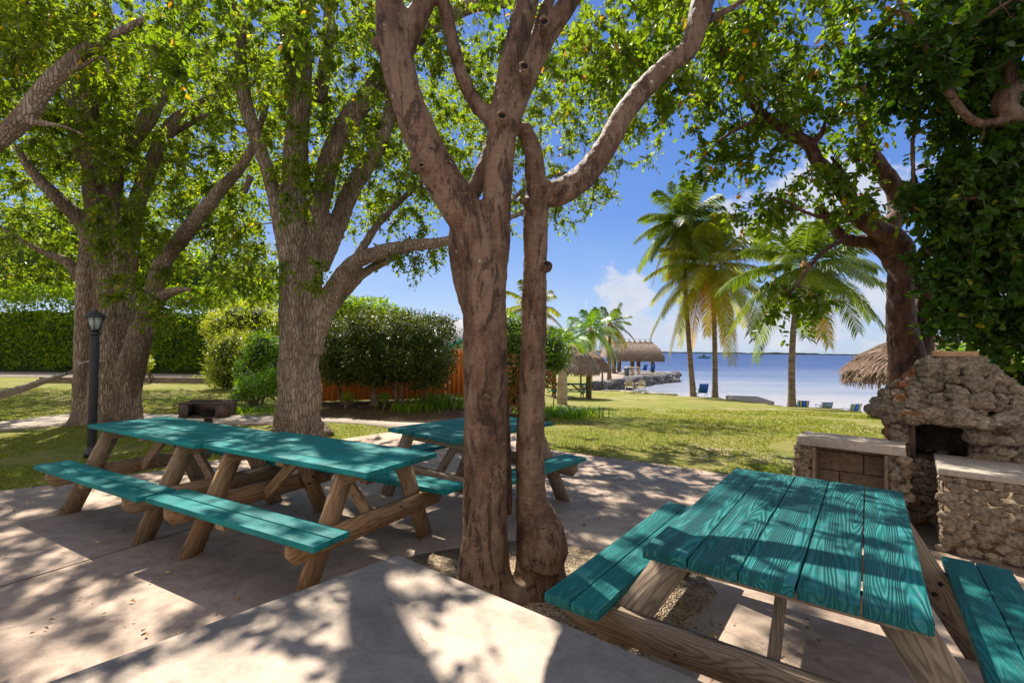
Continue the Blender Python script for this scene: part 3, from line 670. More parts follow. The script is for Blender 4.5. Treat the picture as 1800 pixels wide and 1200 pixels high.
def mt():
    Y = 9.0
    L = [
     [(524, 775, 104.2, Y), (525, 752, 83.7, Y), (527, 700, 70.7, Y), (524, 620, 61.4, Y), (516, 540, 50.2, Y), (514, 470, 43, Y), (516, 400, 41.3, Y-.1), (516, 330, 43, Y-.1), (520, 260, 39.6, Y-.2), (528, 160, 37.8, Y-.3), (530, 60, 32.7, Y-.5), (535, -60, 25.8, Y-.7)],
     [(538, 640, 42.8, Y+.1), (546, 540, 39.1, Y+.1), (552, 450, 34.4, Y+.1), (560, 370, 36.1, Y+.1), (578, 290, 36.1, Y+.1), (605, 225, 36.1, Y+.1), (650, 165, 36.1, Y+.1), (700, 100, 32.7, Y+.2), (760, 45, 29.2, Y+.3), (830, 12, 22.4, Y+.4), (910, 2, 17.2, Y+.5), (1000, -20, 10.3, Y+.6)],
     [(545, 620, 39.1, Y), (566, 550, 39.1, Y), (588, 507, 34.4, Y-.1), (620, 465, 32.7, Y-.2), (665, 444, 26.7, Y-.3), (722, 432, 22.4, Y-.4), (785, 424, 18.9, Y-.5), (860, 395, 12, Y-.6), (960, 360, 7.7, Y-.5)],
     [(575, 545, 33.5, Y+.2), (610, 506, 22.4, Y+.1), (645, 476, 17.2, Y), (690, 452, 13.8, Y)],
     [(560, 470, 39.6, Y+.2), (590, 400, 32.7, Y+.3), (622, 325, 30.1, Y+.4), (660, 268, 27.5, Y+.4), (685, 200, 23.2, Y+.5), (690, 120, 17.2, Y+.6)],
     [(508, 460, 34.4, Y-.1), (488, 370, 25.8, Y-.2), (470, 300, 24.1, Y-.2), (448, 235, 23.2, Y-.3), (430, 175, 24.1, Y-.3), (424, 115, 21.5, Y-.4), (422, 50, 18.1, Y-.5), (405, -10, 15.5, Y-.6)],
     [(525, 200, 20.6, Y-.3), (512, 100, 17.2, Y-.4), (495, 50, 14.6, Y-.5), (480, -10, 12, Y-.6)],
     [(560, 180, 24.1, Y), (575, 90, 22.4, Y-.2), (580, -20, 18.9, Y-.4)],
     [(440, 310, 12, Y-.5), (430, 340, 8.6, Y-.6)],
     [(600, 508, 22.4, Y+.1), (660, 400, 12, Y+.4), (740, 320, 8.6, Y+.7)],
     [(860, 395, 8.6, Y-.6), (940, 320, 6.9, Y-.3), (1040, 300, 5.2, Y)],
     [(500, 760, 46.5, Y-.25), (482, 768, 20.5, Y-.5)], [(560, 757, 42.8, Y-.2), (580, 768, 18.6, Y-.4)],
    ]
    B = [(450, 110, 8.8, 150, 150, 2.6, 105), (620, 70, 9, 160, 120, 2.86, 118), (800, 110, 9.6, 170, 130, 2.86, 118), (960, 200, 10, 150, 110, 2.6, 87), (1010, 330, 10, 75, 55, 1.69, 21), (880, 350, 9.8, 120, 70, 1.95, 37),
         (720, 300, 9.5, 120, 100, 2.34, 56), (725, 445, 9.3, 65, 38, 1.04, 15), (620, 300, 10, 100, 110, 1.95, 43), (455, 440, 9.6, 50, 60, 1.04, 14), (1090, 110, 9.4, 120, 110, 2.6, 62), (1100, 240, 9.8, 60, 60, 1.56, 16),
         (520, 300, 8.3, 60, 150, 0.33, 16), (525, 480, 8.4, 45, 40, 0.2, 5), (760, -150, 9.6, 420, 110, 3, 60), (690, 210, 11.5, 190, 130, 1.56, 68)]
    tree('mahogany_tree', 'second big grey brown tree with forked trunk standing before the clipped bush', G(525, 757), L, B, M_BARK, M_LF, vox=.024, disp=.035, dsc=.10, leaf=dict(ntw=7, nlf=12, tl=.32, ll=.094, lw=.041), wob=.16, wf=2.0)
def ct():
    Y = 3.15
    L = [
     [(862, 1120, 145.6, Y-.02), (858, 1060, 107.4, Y-.04), (852, 1000, 91, Y-.04), (852, 930, 78.3, Y-.02), (853, 850, 76.4, Y), (853, 760, 74.6, Y), (853, 680, 76.4, Y), (853, 600, 78.3, Y), (852, 530, 76.4, Y), (848, 465, 76.4, Y), (832, 405, 72.8, Y), (800, 350, 69.2, Y-.02), (770, 300, 65.5, Y-.04), (738, 235, 60.1, Y-.06), (714, 170, 56.4, Y-.08), (698, 110, 58.2, Y-.08), (690, 60, 60.1, Y-.08), (684, 0, 49.1, Y-.08), (672, -90, 43.7, Y-.1), (650, -220, 32.8, Y-.1)],
     [(705, 90, 45.5, Y-.08), (728, 40, 40, Y-.04), (752, -10, 36.4, Y), (790, -100, 30.9, Y+.1), (830, -230, 23.7, Y+.3)],
     [(668, 78, 23.7, Y-.12), (655, 72, 12.7, Y-.16)],
     [(858, 520, 60.1, Y), (868, 440, 56.4, Y), (872, 380, 51, Y), (876, 320, 51, Y), (880, 260, 52.8, Y), (884, 212, 52.8, Y), (890, 170, 47.3, Y+.03), (903, 100, 43.7, Y+.06), (920, 30, 41.9, Y+.1), (935, -40, 40, Y+.15), (950, -160, 30.9, Y+.3)],
     [(895, 215, 40, Y-.02), (912, 170, 38.2, Y-.04), (934, 118, 38.2, Y-.06), (960, 65, 36.4, Y-.08), (995, 10, 36.4, Y-.1), (1030, -50, 34.6, Y-.1), (1080, -170, 25.5, Y-.1)],
     [(925, 150, 21.8, Y-.16), (921, 122, 18.2, Y-.22)], [(958, 62, 21.8, Y-.17), (955, 42, 18.2, Y-.24)],
     [(884, 216, 27.3, Y-.10), (883, 205, 21.8, Y-.17)],
     [(882, 235, 30.9, Y), (858, 205, 28.2, Y+.02), (835, 180, 26.4, Y+.04), (815, 140, 24.6, Y+.05), (802, 100, 23.7, Y+.05), (790, 50, 23.7, Y+.04), (778, -10, 23.7, Y+.02), (770, -120, 20, Y)],
     [(948, 1120, 136.5, Y+.05), (950, 1040, 105.6, Y+.04), (948, 985, 83.7, Y+.04), (940, 930, 65.5, Y+.04), (934, 870, 52.8, Y+.05), (932, 800, 50.1, Y+.05), (934, 700, 47.3, Y+.06), (938, 600, 44.6, Y+.06), (939, 520, 43.7, Y+.06), (941, 450, 41.9, Y+.06), (942, 385, 43.7, Y+.06), (948, 345, 47.3, Y+.06), (985, 338, 47.3, Y+.06), (1028, 308, 43.7, Y+.08), (1066, 256, 40, Y+.1), (1096, 202, 38.2, Y+.12), (1132, 156, 36.4, Y+.14), (1172, 116, 34.6, Y+.15), (1208, 88, 34.6, Y+.15), (1224, 50, 36.4, Y+.15), (1236, 0, 40, Y+.15), (1260, -90, 32.8, Y+.2), (1300, -220, 23.7, Y+.3)],
     [(945, 370, 40, Y+.05), (941, 310, 38.2, Y+.06), (936, 262, 30.9, Y+.05), (918, 222, 27.3, Y+.04)],
     [(960, 470, 23.7, Y+.02), (963, 464, 18.2, Y-.02)], [(735, 292, 27.3, Y-.14), (729, 289, 21.8, Y-.2)], [(925, 355, 16.4, Y), (914, 350, 10.9, Y-.02)],
     [(965, 985, 51, Y-.04), (972, 950, 38.2, Y-.02), (958, 915, 32.8, Y)],
     [(905, 1020, 63.7, Y-.05), (905, 1080, 81.9, Y-.08), (905, 1130, 81.9, Y-.1)], [(990, 1050, 36.4, Y), (1010, 1085, 27.3, Y-.02)], [(830, 1050, 45.5, Y-.02), (812, 1100, 36.4, Y)],
     [(896, 905, 9.1, Y+.1), (893, 850, 15.5, Y+.12), (890, 760, 15.5, Y+.14), (886, 680, 14.6, Y+.15), (872, 600, 14.6, Y+.15)],
     [(838, 600, 14.6, Y+.12), (818, 530, 23.7, Y+.16), (806, 470, 28.2, Y+.2), (803, 415, 30, Y+.22), (820, 360, 30, Y+.24), (850, 300, 30, Y+.26), (885, 200, 27.3, Y+.3), (930, 100, 23.7, Y+.34), (975, -30, 20, Y+.4)],
     [(1224, 50, 20, Y+.15), (1255, 30, 14.6, Y+.2), (1290, 12, 10, Y+.3), (1330, -20, 7.3, Y+.4)],
    ]
    L.append([(950, 1000, 70, Y-.05), (956, 965, 84, Y-.03), (954, 930, 72, Y), (946, 890, 44, Y+.03)])
    B = [((-.6, 3.6, 5.0), (1.9, 1.6, .55), 12), ((1.6, 3.4, 4.9), (1.6, 1.4, .55), 42), ((1.2, 5.2, 4.9), (1.6, 1.2, .45), 46), ((-2.4, 4.6, 5.0), (1.4, 1.2, .4), 30), (1140, 130, 5.2, 80, 90, .6, 22), (1290, 60, 5.0, 70, 80, .5, 18), (305, 105, 4.6, 80, 46, .35, 9)]
    def boughs(mb, sk):                                   # high limbs added out of view above to throw shade on the slab
        for pts, rad in (([(-.80, 3.05, 4.0), (-.95, 3.3, 4.9), (-1.6, 4.4, 5.8), (-2.5, 5.8, 6.6), (-3.1, 7.3, 7.5)], [.08, .12, .13, .13, .08]), ([(.17, 3.4, 4.2), (.1, 3.7, 4.9), (-.7, 4.7, 5.9), (-1.75, 5.95, 6.8), (-2.2, 7.5, 7.9)], [.08, .11, .12, .12, .07])):
            a, b = sk.limb(pts, rad, 6); mb.tube(a, b, 14, wob=.2)
    r = tree('gumbo_limbo_tree', 'twin trunked reddish tree in the gravel ring with smooth knotty bark', G(900, 1080), L, B, M_GUMBO, M_LF2, vox=.011, disp=.012, dsc=.05, leaf=dict(ntw=6, nlf=11, tl=.34, ll=.072, lw=.038, broad=True), ns=20, wob=.05, wf=5.0, smooth=3, grow_r=.02, extra=boughs)
    # cut branch scars: a rolled rim round a dark hollow
    for (px, py, Yq, w_) in ((883, 204, 2.94, 17), (741, 290, 2.93, 10), (922, 117, 2.85, 16), (957, 38, 2.84, 16), (960, 464, 3.08, 11)):
        c = P(px, py, Yq); k = w_*Yq/FP/2; mb = MB(); rim = []
        Rq = (Vector((0, 0, CH))-c+Vector((0, 0, .9 if py < 250 else 0))).to_track_quat('Z', 'Y').to_matrix()
        for i in range(13): a_ = 2*math.pi*i/12; rim.append(c + Rq @ Vector((math.cos(a_)*k, math.sin(a_)*k*.8, 0)))
        mb.tube(rim, [k*.32]*13, 8, False, wob=.4, wf=30); sc_ = mb.build('branch_scar', M_GUMBO, None, True); local(sc_, r)
        mb = MB(); mb.lathe((0, 0, 0), [(k*.95, -.004), (k*.7, .001), (k*.4, -.002), (.001, -.004)], 14); h_ = mb.build('hollow', M_CHAR, None, True)
        h_.data.transform(Matrix.Translation(c - Vector(r.location)) @ Rq.to_4x4()); h_.parent = sc_
def rt():
    Y = 6.3
    L = [
     [(1600, 800, 76, Y), (1600, 720, 66, Y), (1597, 660, 62, Y), (1592, 610, 52, Y), (1584, 560, 44, Y), (1582, 500, 40, Y), (1588, 450, 37, Y), (1574, 420, 36, Y-.05), (1540, 402, 32, Y-.1), (1508, 380, 29, Y-.1), (1492, 350, 27, Y-.1), (1465, 312, 26, Y-.15), (1437, 284, 23, Y-.2), (1422, 254, 22, Y-.2), (1388, 234, 20, Y-.3), (1350, 208, 17, Y-.3), (1325, 185, 14, Y-.4), (1300, 140, 10, Y-.4), (1270, 90, 7, Y-.5)],
     [(1612, 720, 48, Y+.1), (1616, 640, 40, Y+.1), (1620, 570, 36, Y+.1), (1622, 515, 34, Y+.1), (1608, 490, 34, Y+.1), (1578, 468, 36, Y+.1), (1560, 445, 32, Y+.1), (1532, 426, 24, Y+.1), (1490, 422, 21, Y+.05), (1462, 395, 17, Y), (1440, 360, 12, Y)],
     [(1556, 440, 34, Y+.15), (1562, 405, 32, Y+.15), (1578, 375, 32, Y+.2), (1577, 340, 32, Y+.2), (1556, 308, 29, Y+.2), (1532, 270, 26, Y+.2), (1519, 225, 24, Y+.2), (1524, 178, 21, Y+.2), (1500, 130, 17, Y+.1), (1478, 80, 13, Y), (1455, 20, 11, Y-.1), (1440, -60, 8, Y-.2)],
     [(1422, 252, 12, Y-.2), (1442, 240, 9, Y-.25), (1450, 214, 6, Y-.3)],
     [(1512, 385, 16, Y), (1500, 345, 12, Y-.1), (1478, 300, 9, Y-.2), (1460, 275, 6, Y-.2)],
     [(1515, 388, 10, Y-.1), (1470, 385, 9, Y-.3), (1420, 375, 7, Y-.5), (1375, 350, 5, Y-.6)],
     [(1500, 415, 9, Y), (1450, 440, 8, Y-.3), (1400, 500, 7, Y-.5), (1385, 520, 5, Y-.6)],
     [(1524, 180, 12, Y), (1560, 120, 10, Y-.3), (1620, 60, 8, Y-.6), (1700, 0, 7, Y-.9)],
     [(1340, 205, 9, Y-.4), (1300, 225, 7, Y-.6), (1260, 250, 5, Y-.7)],
     [(1622, 510, 20, Y), (1634, 508, 13, Y-.02)],
    ]
    B = [(1330, 90, 5.8, 110, 90, 1.6, 38), (1440, 70, 5.6, 110, 90, 1.6, 22), (1560, 60, 5.6, 100, 80, 1.4, 16), (1290, 215, 6.2, 85, 50, .9, 18), (1400, 165, 6, 90, 45, .9, 10), (1520, 190, 5.8, 50, 60, .8, 9),
         (1255, 285, 6.6, 50, 30, .5, 7), (1340, 285, 6.2, 55, 28, .6, 5), (1420, 345, 6.2, 80, 32, .6, 12), (1330, 365, 6.3, 55, 26, .5, 7), (1480, 300, 6.0, 40, 30, .5, 4), (1392, 520, 5.8, 58, 40, .4, 9), (1500, 360, 5.7, 40, 20, .3, 4),
         (1600, 210, 5.7, 50, 60, .7, 7), (1420, -150, 5.6, 260, 130, 1.5, 24), (1220, 60, 6.2, 60, 90, 1.0, 12), (1440, 235, 6.3, 50, 26, .4, 4)]
    tree('gumbo_limbo_tree', 'dark red barked crooked tree behind the stone fireplace', G(1600, 780), L, B, M_GUMBO_R, M_LF2, vox=.018, disp=.02, dsc=.08, leaf=dict(ntw=6, nlf=10, tl=.34, ll=.088, lw=.040, broad=True), ns=16, wob=.10, wf=5.0, grow_r=.02)
def xt():
    Y = 4.6
    L = [
     [(2080, 820, 90, 4.9), (2060, 600, 80, 4.9), (2000, 420, 64, 4.8), (1900, 300, 46, 4.7), (1820, 225, 36, Y), (1782, 205, 34, Y), (1762, 185, 32, Y), (1770, 160, 28, Y), (1800, 148, 24, Y), (1850, 120, 20, Y)],
     [(1775, 190, 26, Y), (1776, 130, 22, Y), (1772, 80, 20, Y), (1775, 20, 17, Y), (1780, -60, 14, Y)],
     [(1778, 212, 22, Y), (1745, 216, 16, Y), (1712, 214, 14, Y), (1682, 184, 14, Y), (1655, 138, 13, Y), (1630, 90, 12, Y), (1604, 50, 10, Y), (1580, 0, 8, Y)],
     [(1638, 92, 8, Y), (1700, 50, 7, Y-.1), (1780, 0, 7, Y-.2)],
     [(1900, 320, 22, 4.8), (1840, 420, 18, 4.9), (1760, 480, 12, 5.0), (1690, 520, 8, 5.0)],
     [(1980, 430, 20, 4.8), (1880, 600, 16, 5.1), (1800, 660, 10, 5.3)],
     [(1604, 240, 7, 5.2), (1606, 330, 8, 5.2), (1612, 390, 8, 5.2), (1630, 440, 8, 5.2), (1700, 470, 8, 5.1)],
     [(1850, 330, 12, 4.9), (1780, 340, 9, 4.8), (1690, 350, 7, 4.8)],
    ]
    B = [(1745, 320, 4.9, 95, 90, .6, 90), (1730, 450, 5.0, 90, 80, .6, 90), (1665, 330, 5.0, 55, 60, .4, 26), (1650, 100, 4.8, 90, 90, .7, 46), (1770, 60, 4.6, 90, 110, .7, 44), (1740, 190, 5.2, 90, 70, .5, 40),
         (1790, 560, 5.2, 75, 70, .5, 42), (1690, 545, 5.1, 50, 34, .3, 14), (1815, 690, 5.6, 48, 90, .4, 34), (1900, 300, 5, 100, 260, .8, 60), (1560, 110, 5.0, 60, 60, .5, 14), (1900, -80, 4.6, 160, 100, .8, 30), (1655, 470, 5.0, 22, 24, .2, 4)]
    tree('pitch_apple_tree', 'dark dense tree with leathery rounded leaves crowding the right edge', Vector((6.6, 4.9, 0)), L, B, M_GUMBO, M_LFD, vox=.016, disp=.015, dsc=.06, leaf=dict(ntw=6, nlf=10, tl=.26, ll=.085, lw=.052, broad=True, droop=.1, leafdroop=.1), ns=14, grow_r=.012)
lt(); mt(); ct(); rt(); xt()
def ft():
    # limb reaching in from outside the left edge
    Y = 6.5
    L = [[(-420, 900, 90, Y+.3), (-380, 600, 70, Y+.2), (-250, 420, 48, Y), (-100, 315, 38, Y), (0, 243, 31, Y), (48, 200, 33, Y), (70, 165, 29, Y), (105, 128, 27, Y), (150, 88, 21, Y), (200, 62, 14, Y), (260, 30, 9, Y)], [(55, 215, 14, Y), (110, 222, 6, Y), (150, 240, 4, Y)], [(120, 130, 9, Y), (180, 100, 6, Y), (190, 130, 5, Y)]]
    B = [(130, 40, 6.6, 110, 70, .7, 40), (20, 120, 6.8, 70, 90, .7, 24), (-200, 100, 6.8, 160, 200, .9, 60)]
    tree('mahogany_tree', 'thick bare limb slanting in over the top left corner', G(-400, 880), L, B, M_BARK, M_LF, vox=.022, disp=.03, dsc=.1, leaf=dict(ntw=6, nlf=11, tl=.36, ll=.095, lw=.04))
ft()

# shrubs, hedges ------------------------------------------------------------
def shell_box(c, size, n, rz=0, round_=.2, top=True):
    """points near the outside of a rounded box, front and top"""
    u = rng.uniform(-1, 1, (n, 3)); k = rng.random(n)
    ax = np.where(k < .62, 1, np.where(k < .88, 2, 0)); 
    for i in range(n):
        a = ax[i]; u[i, a] = -1 if a == 1 else (1 if a == 2 else (1 if u[i, a] > 0 else -1))
    p = u*(1-round_) ; p = p + unit(u)*round_
    p = p*(1 + rng.normal(0, .035, (n, 1))) 
    p = p*np.array(size)/2; ca, sa = math.cos(rz), math.sin(rz)
    p = np.stack([p[:, 0]*ca-p[:, 1]*sa, p[:, 0]*sa+p[:, 1]*ca, p[:, 2]], 1)
    return p + np.array(c)
def leafcloud(name, pts, m, root, ll, lw, up=.5, outc=None, broad=False, fr=1.0):
    n = len(pts); d = unit(rng.normal(size=(n, 3)) + np.array([0, -.25, up])); nm = unit(rng.normal(size=(n, 3)) + np.array([-.1, -.5, .7]))
    L = ll*rng.uniform(.6, 1.35, n); V, F = leafgeo(pts, d, nm, L, L*lw/ll, broad)
    r = np.clip(rng.normal(.45, .22, n), 0, 1); o = fastmesh(name, V, F, m, None, False, {'rnd': np.repeat(r, 2)}); return local(o, root)
def blob_mesh(mb, c, r, seed=0, amp=.16, sub=3, f=2.2, a=0.0, zmin=None):
    bm = bmesh.new(); bmesh.ops.create_icosphere(bm, subdivisions=sub, radius=1); V = []
    for v in bm.verts:
        q = v.co.copy(); k = 1 + amp*mn.noise(q*f+Vector((seed*3.1, seed, -seed)))*1.6 + amp*.5*mn.noise(q*f*3+Vector((seed, 2, 9)))
        V.append(Vector((q.x*r[0]*k+c[0], q.y*r[1]*k+c[1], max(q.z*r[2]*k+c[2], zmin if zmin is not None else -99))))
    bm.verts.index_update(); mb.add(V, [[v.index for v in f_.verts] for f_ in bm.faces], a); bm.free()
def hedge(name, label, x0, x1, Y, h, depth, n, m, ll=.13, top_amp=.25, cat='hedge', coref=.74):
    c = ((x0+x1)/2, Y+depth/2, h/2); root = empty(name, (c[0], c[1], 0), 0, label, cat)
    mb = MB(); nx = 60; V = []
    w = x1-x0
    for i in range(nx+1):
        x = x0 + w*i/nx; hh = (h+top_amp*mn.noise(Vector((x*.5, 0, 1))))*coref; b = .12*mn.noise(Vector((x*.8, 4, 0)))
        V += [(x, Y+.35+b, 0), (x, Y+.35+b, hh-.3), (x, Y+.7, hh), (x, Y+depth-.6, hh), (x, Y+depth-.3, 0)]
    F = [(5*i+k, 5*(i+1)+k, 5*(i+1)+k+1, 5*i+k+1) for i in range(nx) for k in range(4)]; mb.add(V, F)
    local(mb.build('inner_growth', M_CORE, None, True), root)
    nf = int(n*.72); X = rng.uniform(x0, x1, nf); Z = rng.uniform(0.05, 1, nf); nz = np.array([mn.noise(Vector((x*.9, z*4, 3))) for x, z in zip(X, Z)]); hx = np.array([h+top_amp*mn.noise(Vector((x*.5, 0, 1)))*1.5+.3*mn.noise(Vector((x*1.7, 8, 1))) for x in X])
    p1 = np.stack([X, Y + .15 + .45*nz + rng.normal(0, .12, nf) + .25*(Z > .9), Z*hx], 1)
    nt = n-nf; X = rng.uniform(x0, x1, nt); hx = np.array([h+top_amp*mn.noise(Vector((x*.5, 0, 1)))*1.5+.3*mn.noise(Vector((x*1.7, 8, 1))) for x in X])
    p2 = np.stack([X, Y+rng.uniform(0, depth*.8, nt), hx+rng.normal(-.02, .12, nt)], 1)
    leafcloud('leaves', np.concatenate([p1, p2]), m, root, ll, ll*.5)
    return root
x0 = P(-500, 650, 27).x; x1 = P(498, 650, 27).x
hedge('clipped_hedge', 'tall dense green hedge behind the gravel road at left', x0, x1, 26.8, 4.5, 2.6, 36000, M_HEDGE, .19, .7)
hedge('clipped_hedge', 'low dark hedge line behind the orange fence and bush', P(470, 640, 24).x, P(640, 640, 24).x, 23.5, 2.8, 2, 5000, M_HEDGE, .16, .5)
def shrub(name, label, px, py, Y, blobs, m, n, ll, lw, stems=5, core=.72, cat='shrub', up=.5, z0=0, ground=None, sh=.5, broad=False):
    """blobs: (px,py,rx,ry,ryY) rounded masses covered with leaves"""
    b = ground if ground is not None else P(px, py, Y); b = Vector((b.x, b.y, gz(b.x, b.y))); root = empty(name, b, 0, label, cat); k = Y/FP
    mb = MB(); pts = []; vol = [rx*ry for _, _, rx, ry, _ in blobs]
    for i, (x, y, rx, ry, dy) in enumerate(blobs):
        c = P(x, y, Y); r = (rx*k, dy, ry*k)
        if core: blob_mesh(mb, c, (r[0]*core, r[1]*core, r[2]*core), i+px, .2, 3, zmin=b.z+.02)
        q = unit(rng.normal(size=(int(n*vol[i]/sum(vol)), 3))); nn = np.array([1+.22*mn.noise(Vector(v)*3+Vector((i, px*.1, 0)))+.14*mn.noise(Vector(v)*8) for v in q])
        rad = (nn*rng.normal(.95, .09, len(q)))[:, None] if core else rng.uniform(.15, 1, (len(q), 1))**.45*nn[:, None]
        p = q*rad*np.array(r)+np.array(c); pts.append(p[p[:, 2] > b.z+.03])
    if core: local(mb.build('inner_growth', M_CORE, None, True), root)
    leafcloud('leaves', np.concatenate(pts), m, root, ll, lw, up, broad=broad)
    if stems:
        mb = MB()
        for i in range(stems):
            t = (i+.5)/stems; x, y, rx, ry, dy = blobs[i % len(blobs)]; e = P(x+rng.uniform(-.6, .6)*rx, y, Y); s = b + Vector((rng.uniform(-sh, sh), rng.uniform(-.2, .2), -.02))
            a, r_ = spline([s, s.lerp(e, .4)+Vector((rng.uniform(-.1, .1), 0, .1)), e], [.035, .025, .01], 4); mb.tube(a, r_, 6, wob=.2)
        local(mb.build('stems', M_BARK, None, True), root)
    return root
# the big clipped bush
def bigbush():
    Y = 13.0; b = P(690, 714, Y); root = empty('clipped_bush', (b.x, Y, 0), 0, 'large boxy clipped bush with dark stems before the orange fence', 'bush'); k = Y/FP
    mb = MB(); pts = []
    for i, (x, y, rx, ry, dy, n) in enumerate([(620, 612, 58, 50, .9, 7500), (685, 605, 62, 54, 1.0, 8500), (742, 608, 54, 50, .9, 7500), (640, 645, 60, 30, .8, 2400), (706, 652, 60, 28, .8, 2400), (756, 645, 30, 38, .7, 1600), (594, 632, 28, 40, .7, 1500)]):
        c = P(x, y, Y); r = np.array((rx*k, dy, ry*k)); blob_mesh(mb, c, tuple(r*.66), i, .25, 3)
        q = rng.normal(size=(n, 3)); q = np.sign(q)*np.abs(unit(q))**.62; q = q/np.max(np.abs(q), axis=1, keepdims=True)**.55
        nn = np.array([1+.16*mn.noise(Vector(v)*3.5+Vector((i*7, 0, 0)))+.10*mn.noise(Vector(v)*9) for v in q])
        p = q*(nn*np.minimum(1.12, rng.normal(.92, .12, n)))[:, None]*r + np.array(c); pts.append(p)
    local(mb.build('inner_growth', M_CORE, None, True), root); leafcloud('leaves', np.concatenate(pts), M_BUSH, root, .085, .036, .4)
    mb = MB()
    for cx in (648, 655, 662, 697, 703, 709, 745, 752, 596):
        s = G(cx, 715); s.y = Y; s.z = -.02; e = P(cx+rng.uniform(-26, 26), 640, Y)
        a, r_ = spline([s, s.lerp(e, .5)+Vector((rng.uniform(-.06, .06), 0, 0)), e], [.05, .035, .02], 4); mb.tube(a, r_, 7, wob=.25)
    local(mb.build('stems', M_BARK, None, True), root)
bigbush()
shrub('bamboo_shrub', 'rounded yellow green shrub with fine drooping leaves, left of the second tree', 405, 692, 18, [(410, 625, 42, 44, .9), (400, 660, 32, 30, .7), (440, 640, 26, 40, .7)], M_YEL, 6000, .15, .03, up=-.3)
shrub('garden_shrub', 'bright green upright shrub tucked against the second big trunk', 460, 686, 16.5, [(462, 620, 30, 36, .6), (452, 655, 36, 34, .6), (480, 650, 24, 40, .5)], M_BRI, 4600, .12, .05)
shrub('garden_shrub', 'low loose lime green shrub with visible twiggy stems near the grill', 452, 720, 12.6, [(448, 680, 34, 26, .5), (478, 672, 22, 30, .4), (425, 690, 18, 18, .3)], M_BRI, 1900, .11, .04, core=0, stems=9, sh=.2)
shrub('garden_shrub', 'small yellow tuft beside the left tree trunk near the road', 258, 655, 20, [(258, 640, 9, 16, .3)], M_YEL, 500, .12, .04, core=0)
shrub('croton_shrub', 'tall shrub with bright green top seen between the twin trunks', 905, 722, 12.2, [(895, 590, 34, 40, .6), (962, 612, 40, 30, .7), (925, 640, 50, 36, .7), (975, 632, 26, 24, .4)], M_BRI, 5200, .085, .04)
shrub('croton_shrub', 'red and orange leaved shrub low between the twin trunks', 895, 725, 11.6, [(892, 665, 24, 42, .5), (905, 700, 20, 22, .4), (940, 668, 34, 20, .4)], M_RED, 2300, .09, .035, core=.5)
shrub('background_tree', 'light green tree rising behind the clipped bush', 640, 640, 21, [(600, 545, 40, 26, 1), (650, 552, 48, 28, 1), (690, 566, 36, 22, 1), (570, 560, 40, 30, 1)], M_HEDGE, 6000, .16, .06, core=.6, cat='tree')
shrub('background_tree', 'pale feathery tree behind the yellow green shrubs', 420, 655, 24, [(440, 560, 60, 34, 1.4), (395, 575, 34, 30, 1.2), (470, 590, 34, 34, 1)], M_YEL, 5200, .2, .035, core=.6, cat='tree', up=-.2)
shrub('background_tree', 'broad green tree filling the gap above the hedge at left', 60, 650, 33, [(60, 470, 150, 60, 2.5), (-150, 450, 150, 90, 2.5), (250, 470, 130, 64, 2.5), (400, 500, 110, 60, 2.5), (150, 400, 130, 60, 2.0)], M_HEDGE, 22000, .26, .12, core=.7, cat='tree')
shrub('background_tree', 'sunlit lime green tree beyond the fireplace at right', 1740, 690, 12, [(1740, 625, 60, 42, 1.0), (1800, 640, 60, 60, 1.0), (1700, 640, 24, 30, .6)], M_BRI, 4200, .11, .05, core=.7, cat='tree', ground=Vector((11.6, 12, 0)))
def tuft(name, label, p, n, h, sp, m, cat='plant', w=.012, lean=.5, kind=None):
    p = Vector((p.x, p.y, gz(p.x, p.y)-.02)); root = empty(name, p, 0, label, cat); V = []; F = []; r = []
    for i in range(n):
        a = rng.uniform(0, 6.28); b = p + Vector((rng.normal(0, sp), rng.normal(0, sp*.6), 0)); d = Vector((math.cos(a), math.sin(a), 0)); L = h*rng.uniform(.6, 1.2); s = Vector((-d.y, d.x, 0))*w
        q = [b, b+Vector((0, 0, L*.6))+d*L*lean*.35, b+Vector((0, 0, L*.85))+d*L*lean]
        k = len(V); V += [q[0]-s, q[0]+s, q[1]-s, q[1]+s, q[2]]; F += [(k, k+1, k+3, k+2)]; r.append(0); F.append((k+2, k+3, k+4, k+4)); r.append(0)
    rr = np.repeat(rng.random(n), 2); F4 = [F[i] for i in range(0, len(F), 2)]; F3 = [f[:3] for f in F[1::2]]
    o = fastmesh('leaves', V, [F4, F3], m, None, False, {'rnd': np.concatenate([rr[::2], rr[::2]])}); local(o, root); return root
shrub('background_tree', 'tall leafy tree far behind the huge left trunks', 195, 655, 20, [(230, 300, 130, 100, 2.2), (60, 330, 150, 90, 2.2), (340, 380, 110, 80, 2), (100, 180, 160, 90, 2.2), (300, 160, 150, 90, 2.2), (-80, 260, 120, 120, 2.2), (60, 60, 160, 90, 2)], M_LF, 13000, .24, .11, core=0, cat='tree', stems=1, sh=.1)
shrub('background_tree', 'leafy tree behind the forked trunk of the second big tree', 535, 650, 19, [(540, 250, 110, 100, 1.8), (430, 330, 90, 80, 1.6), (760, 230, 120, 90, 1.8), (440, 150, 110, 90, 1.8), (880, 150, 110, 90, 1.6), (720, 350, 90, 50, 1.2), (610, 370, 60, 50, 1.2)], M_LF, 10000, .21, .095, core=0, cat='tree', stems=1, sh=.1)
tuft('lily_clump', 'clump of dark strappy leaves at the right foot of the clipped bush', G(775, 716), 420, .45, .38, M_BRI)
tuft('lily_clump', 'low strappy clump in the mulch left of centre', G(720, 722), 160, .3, .3, M_HEDGE)
tuft('lily_clump', 'bright green grassy mound beside the bottle palm', T(972, 730), 900, .28, .55, M_BRI, w=.014)
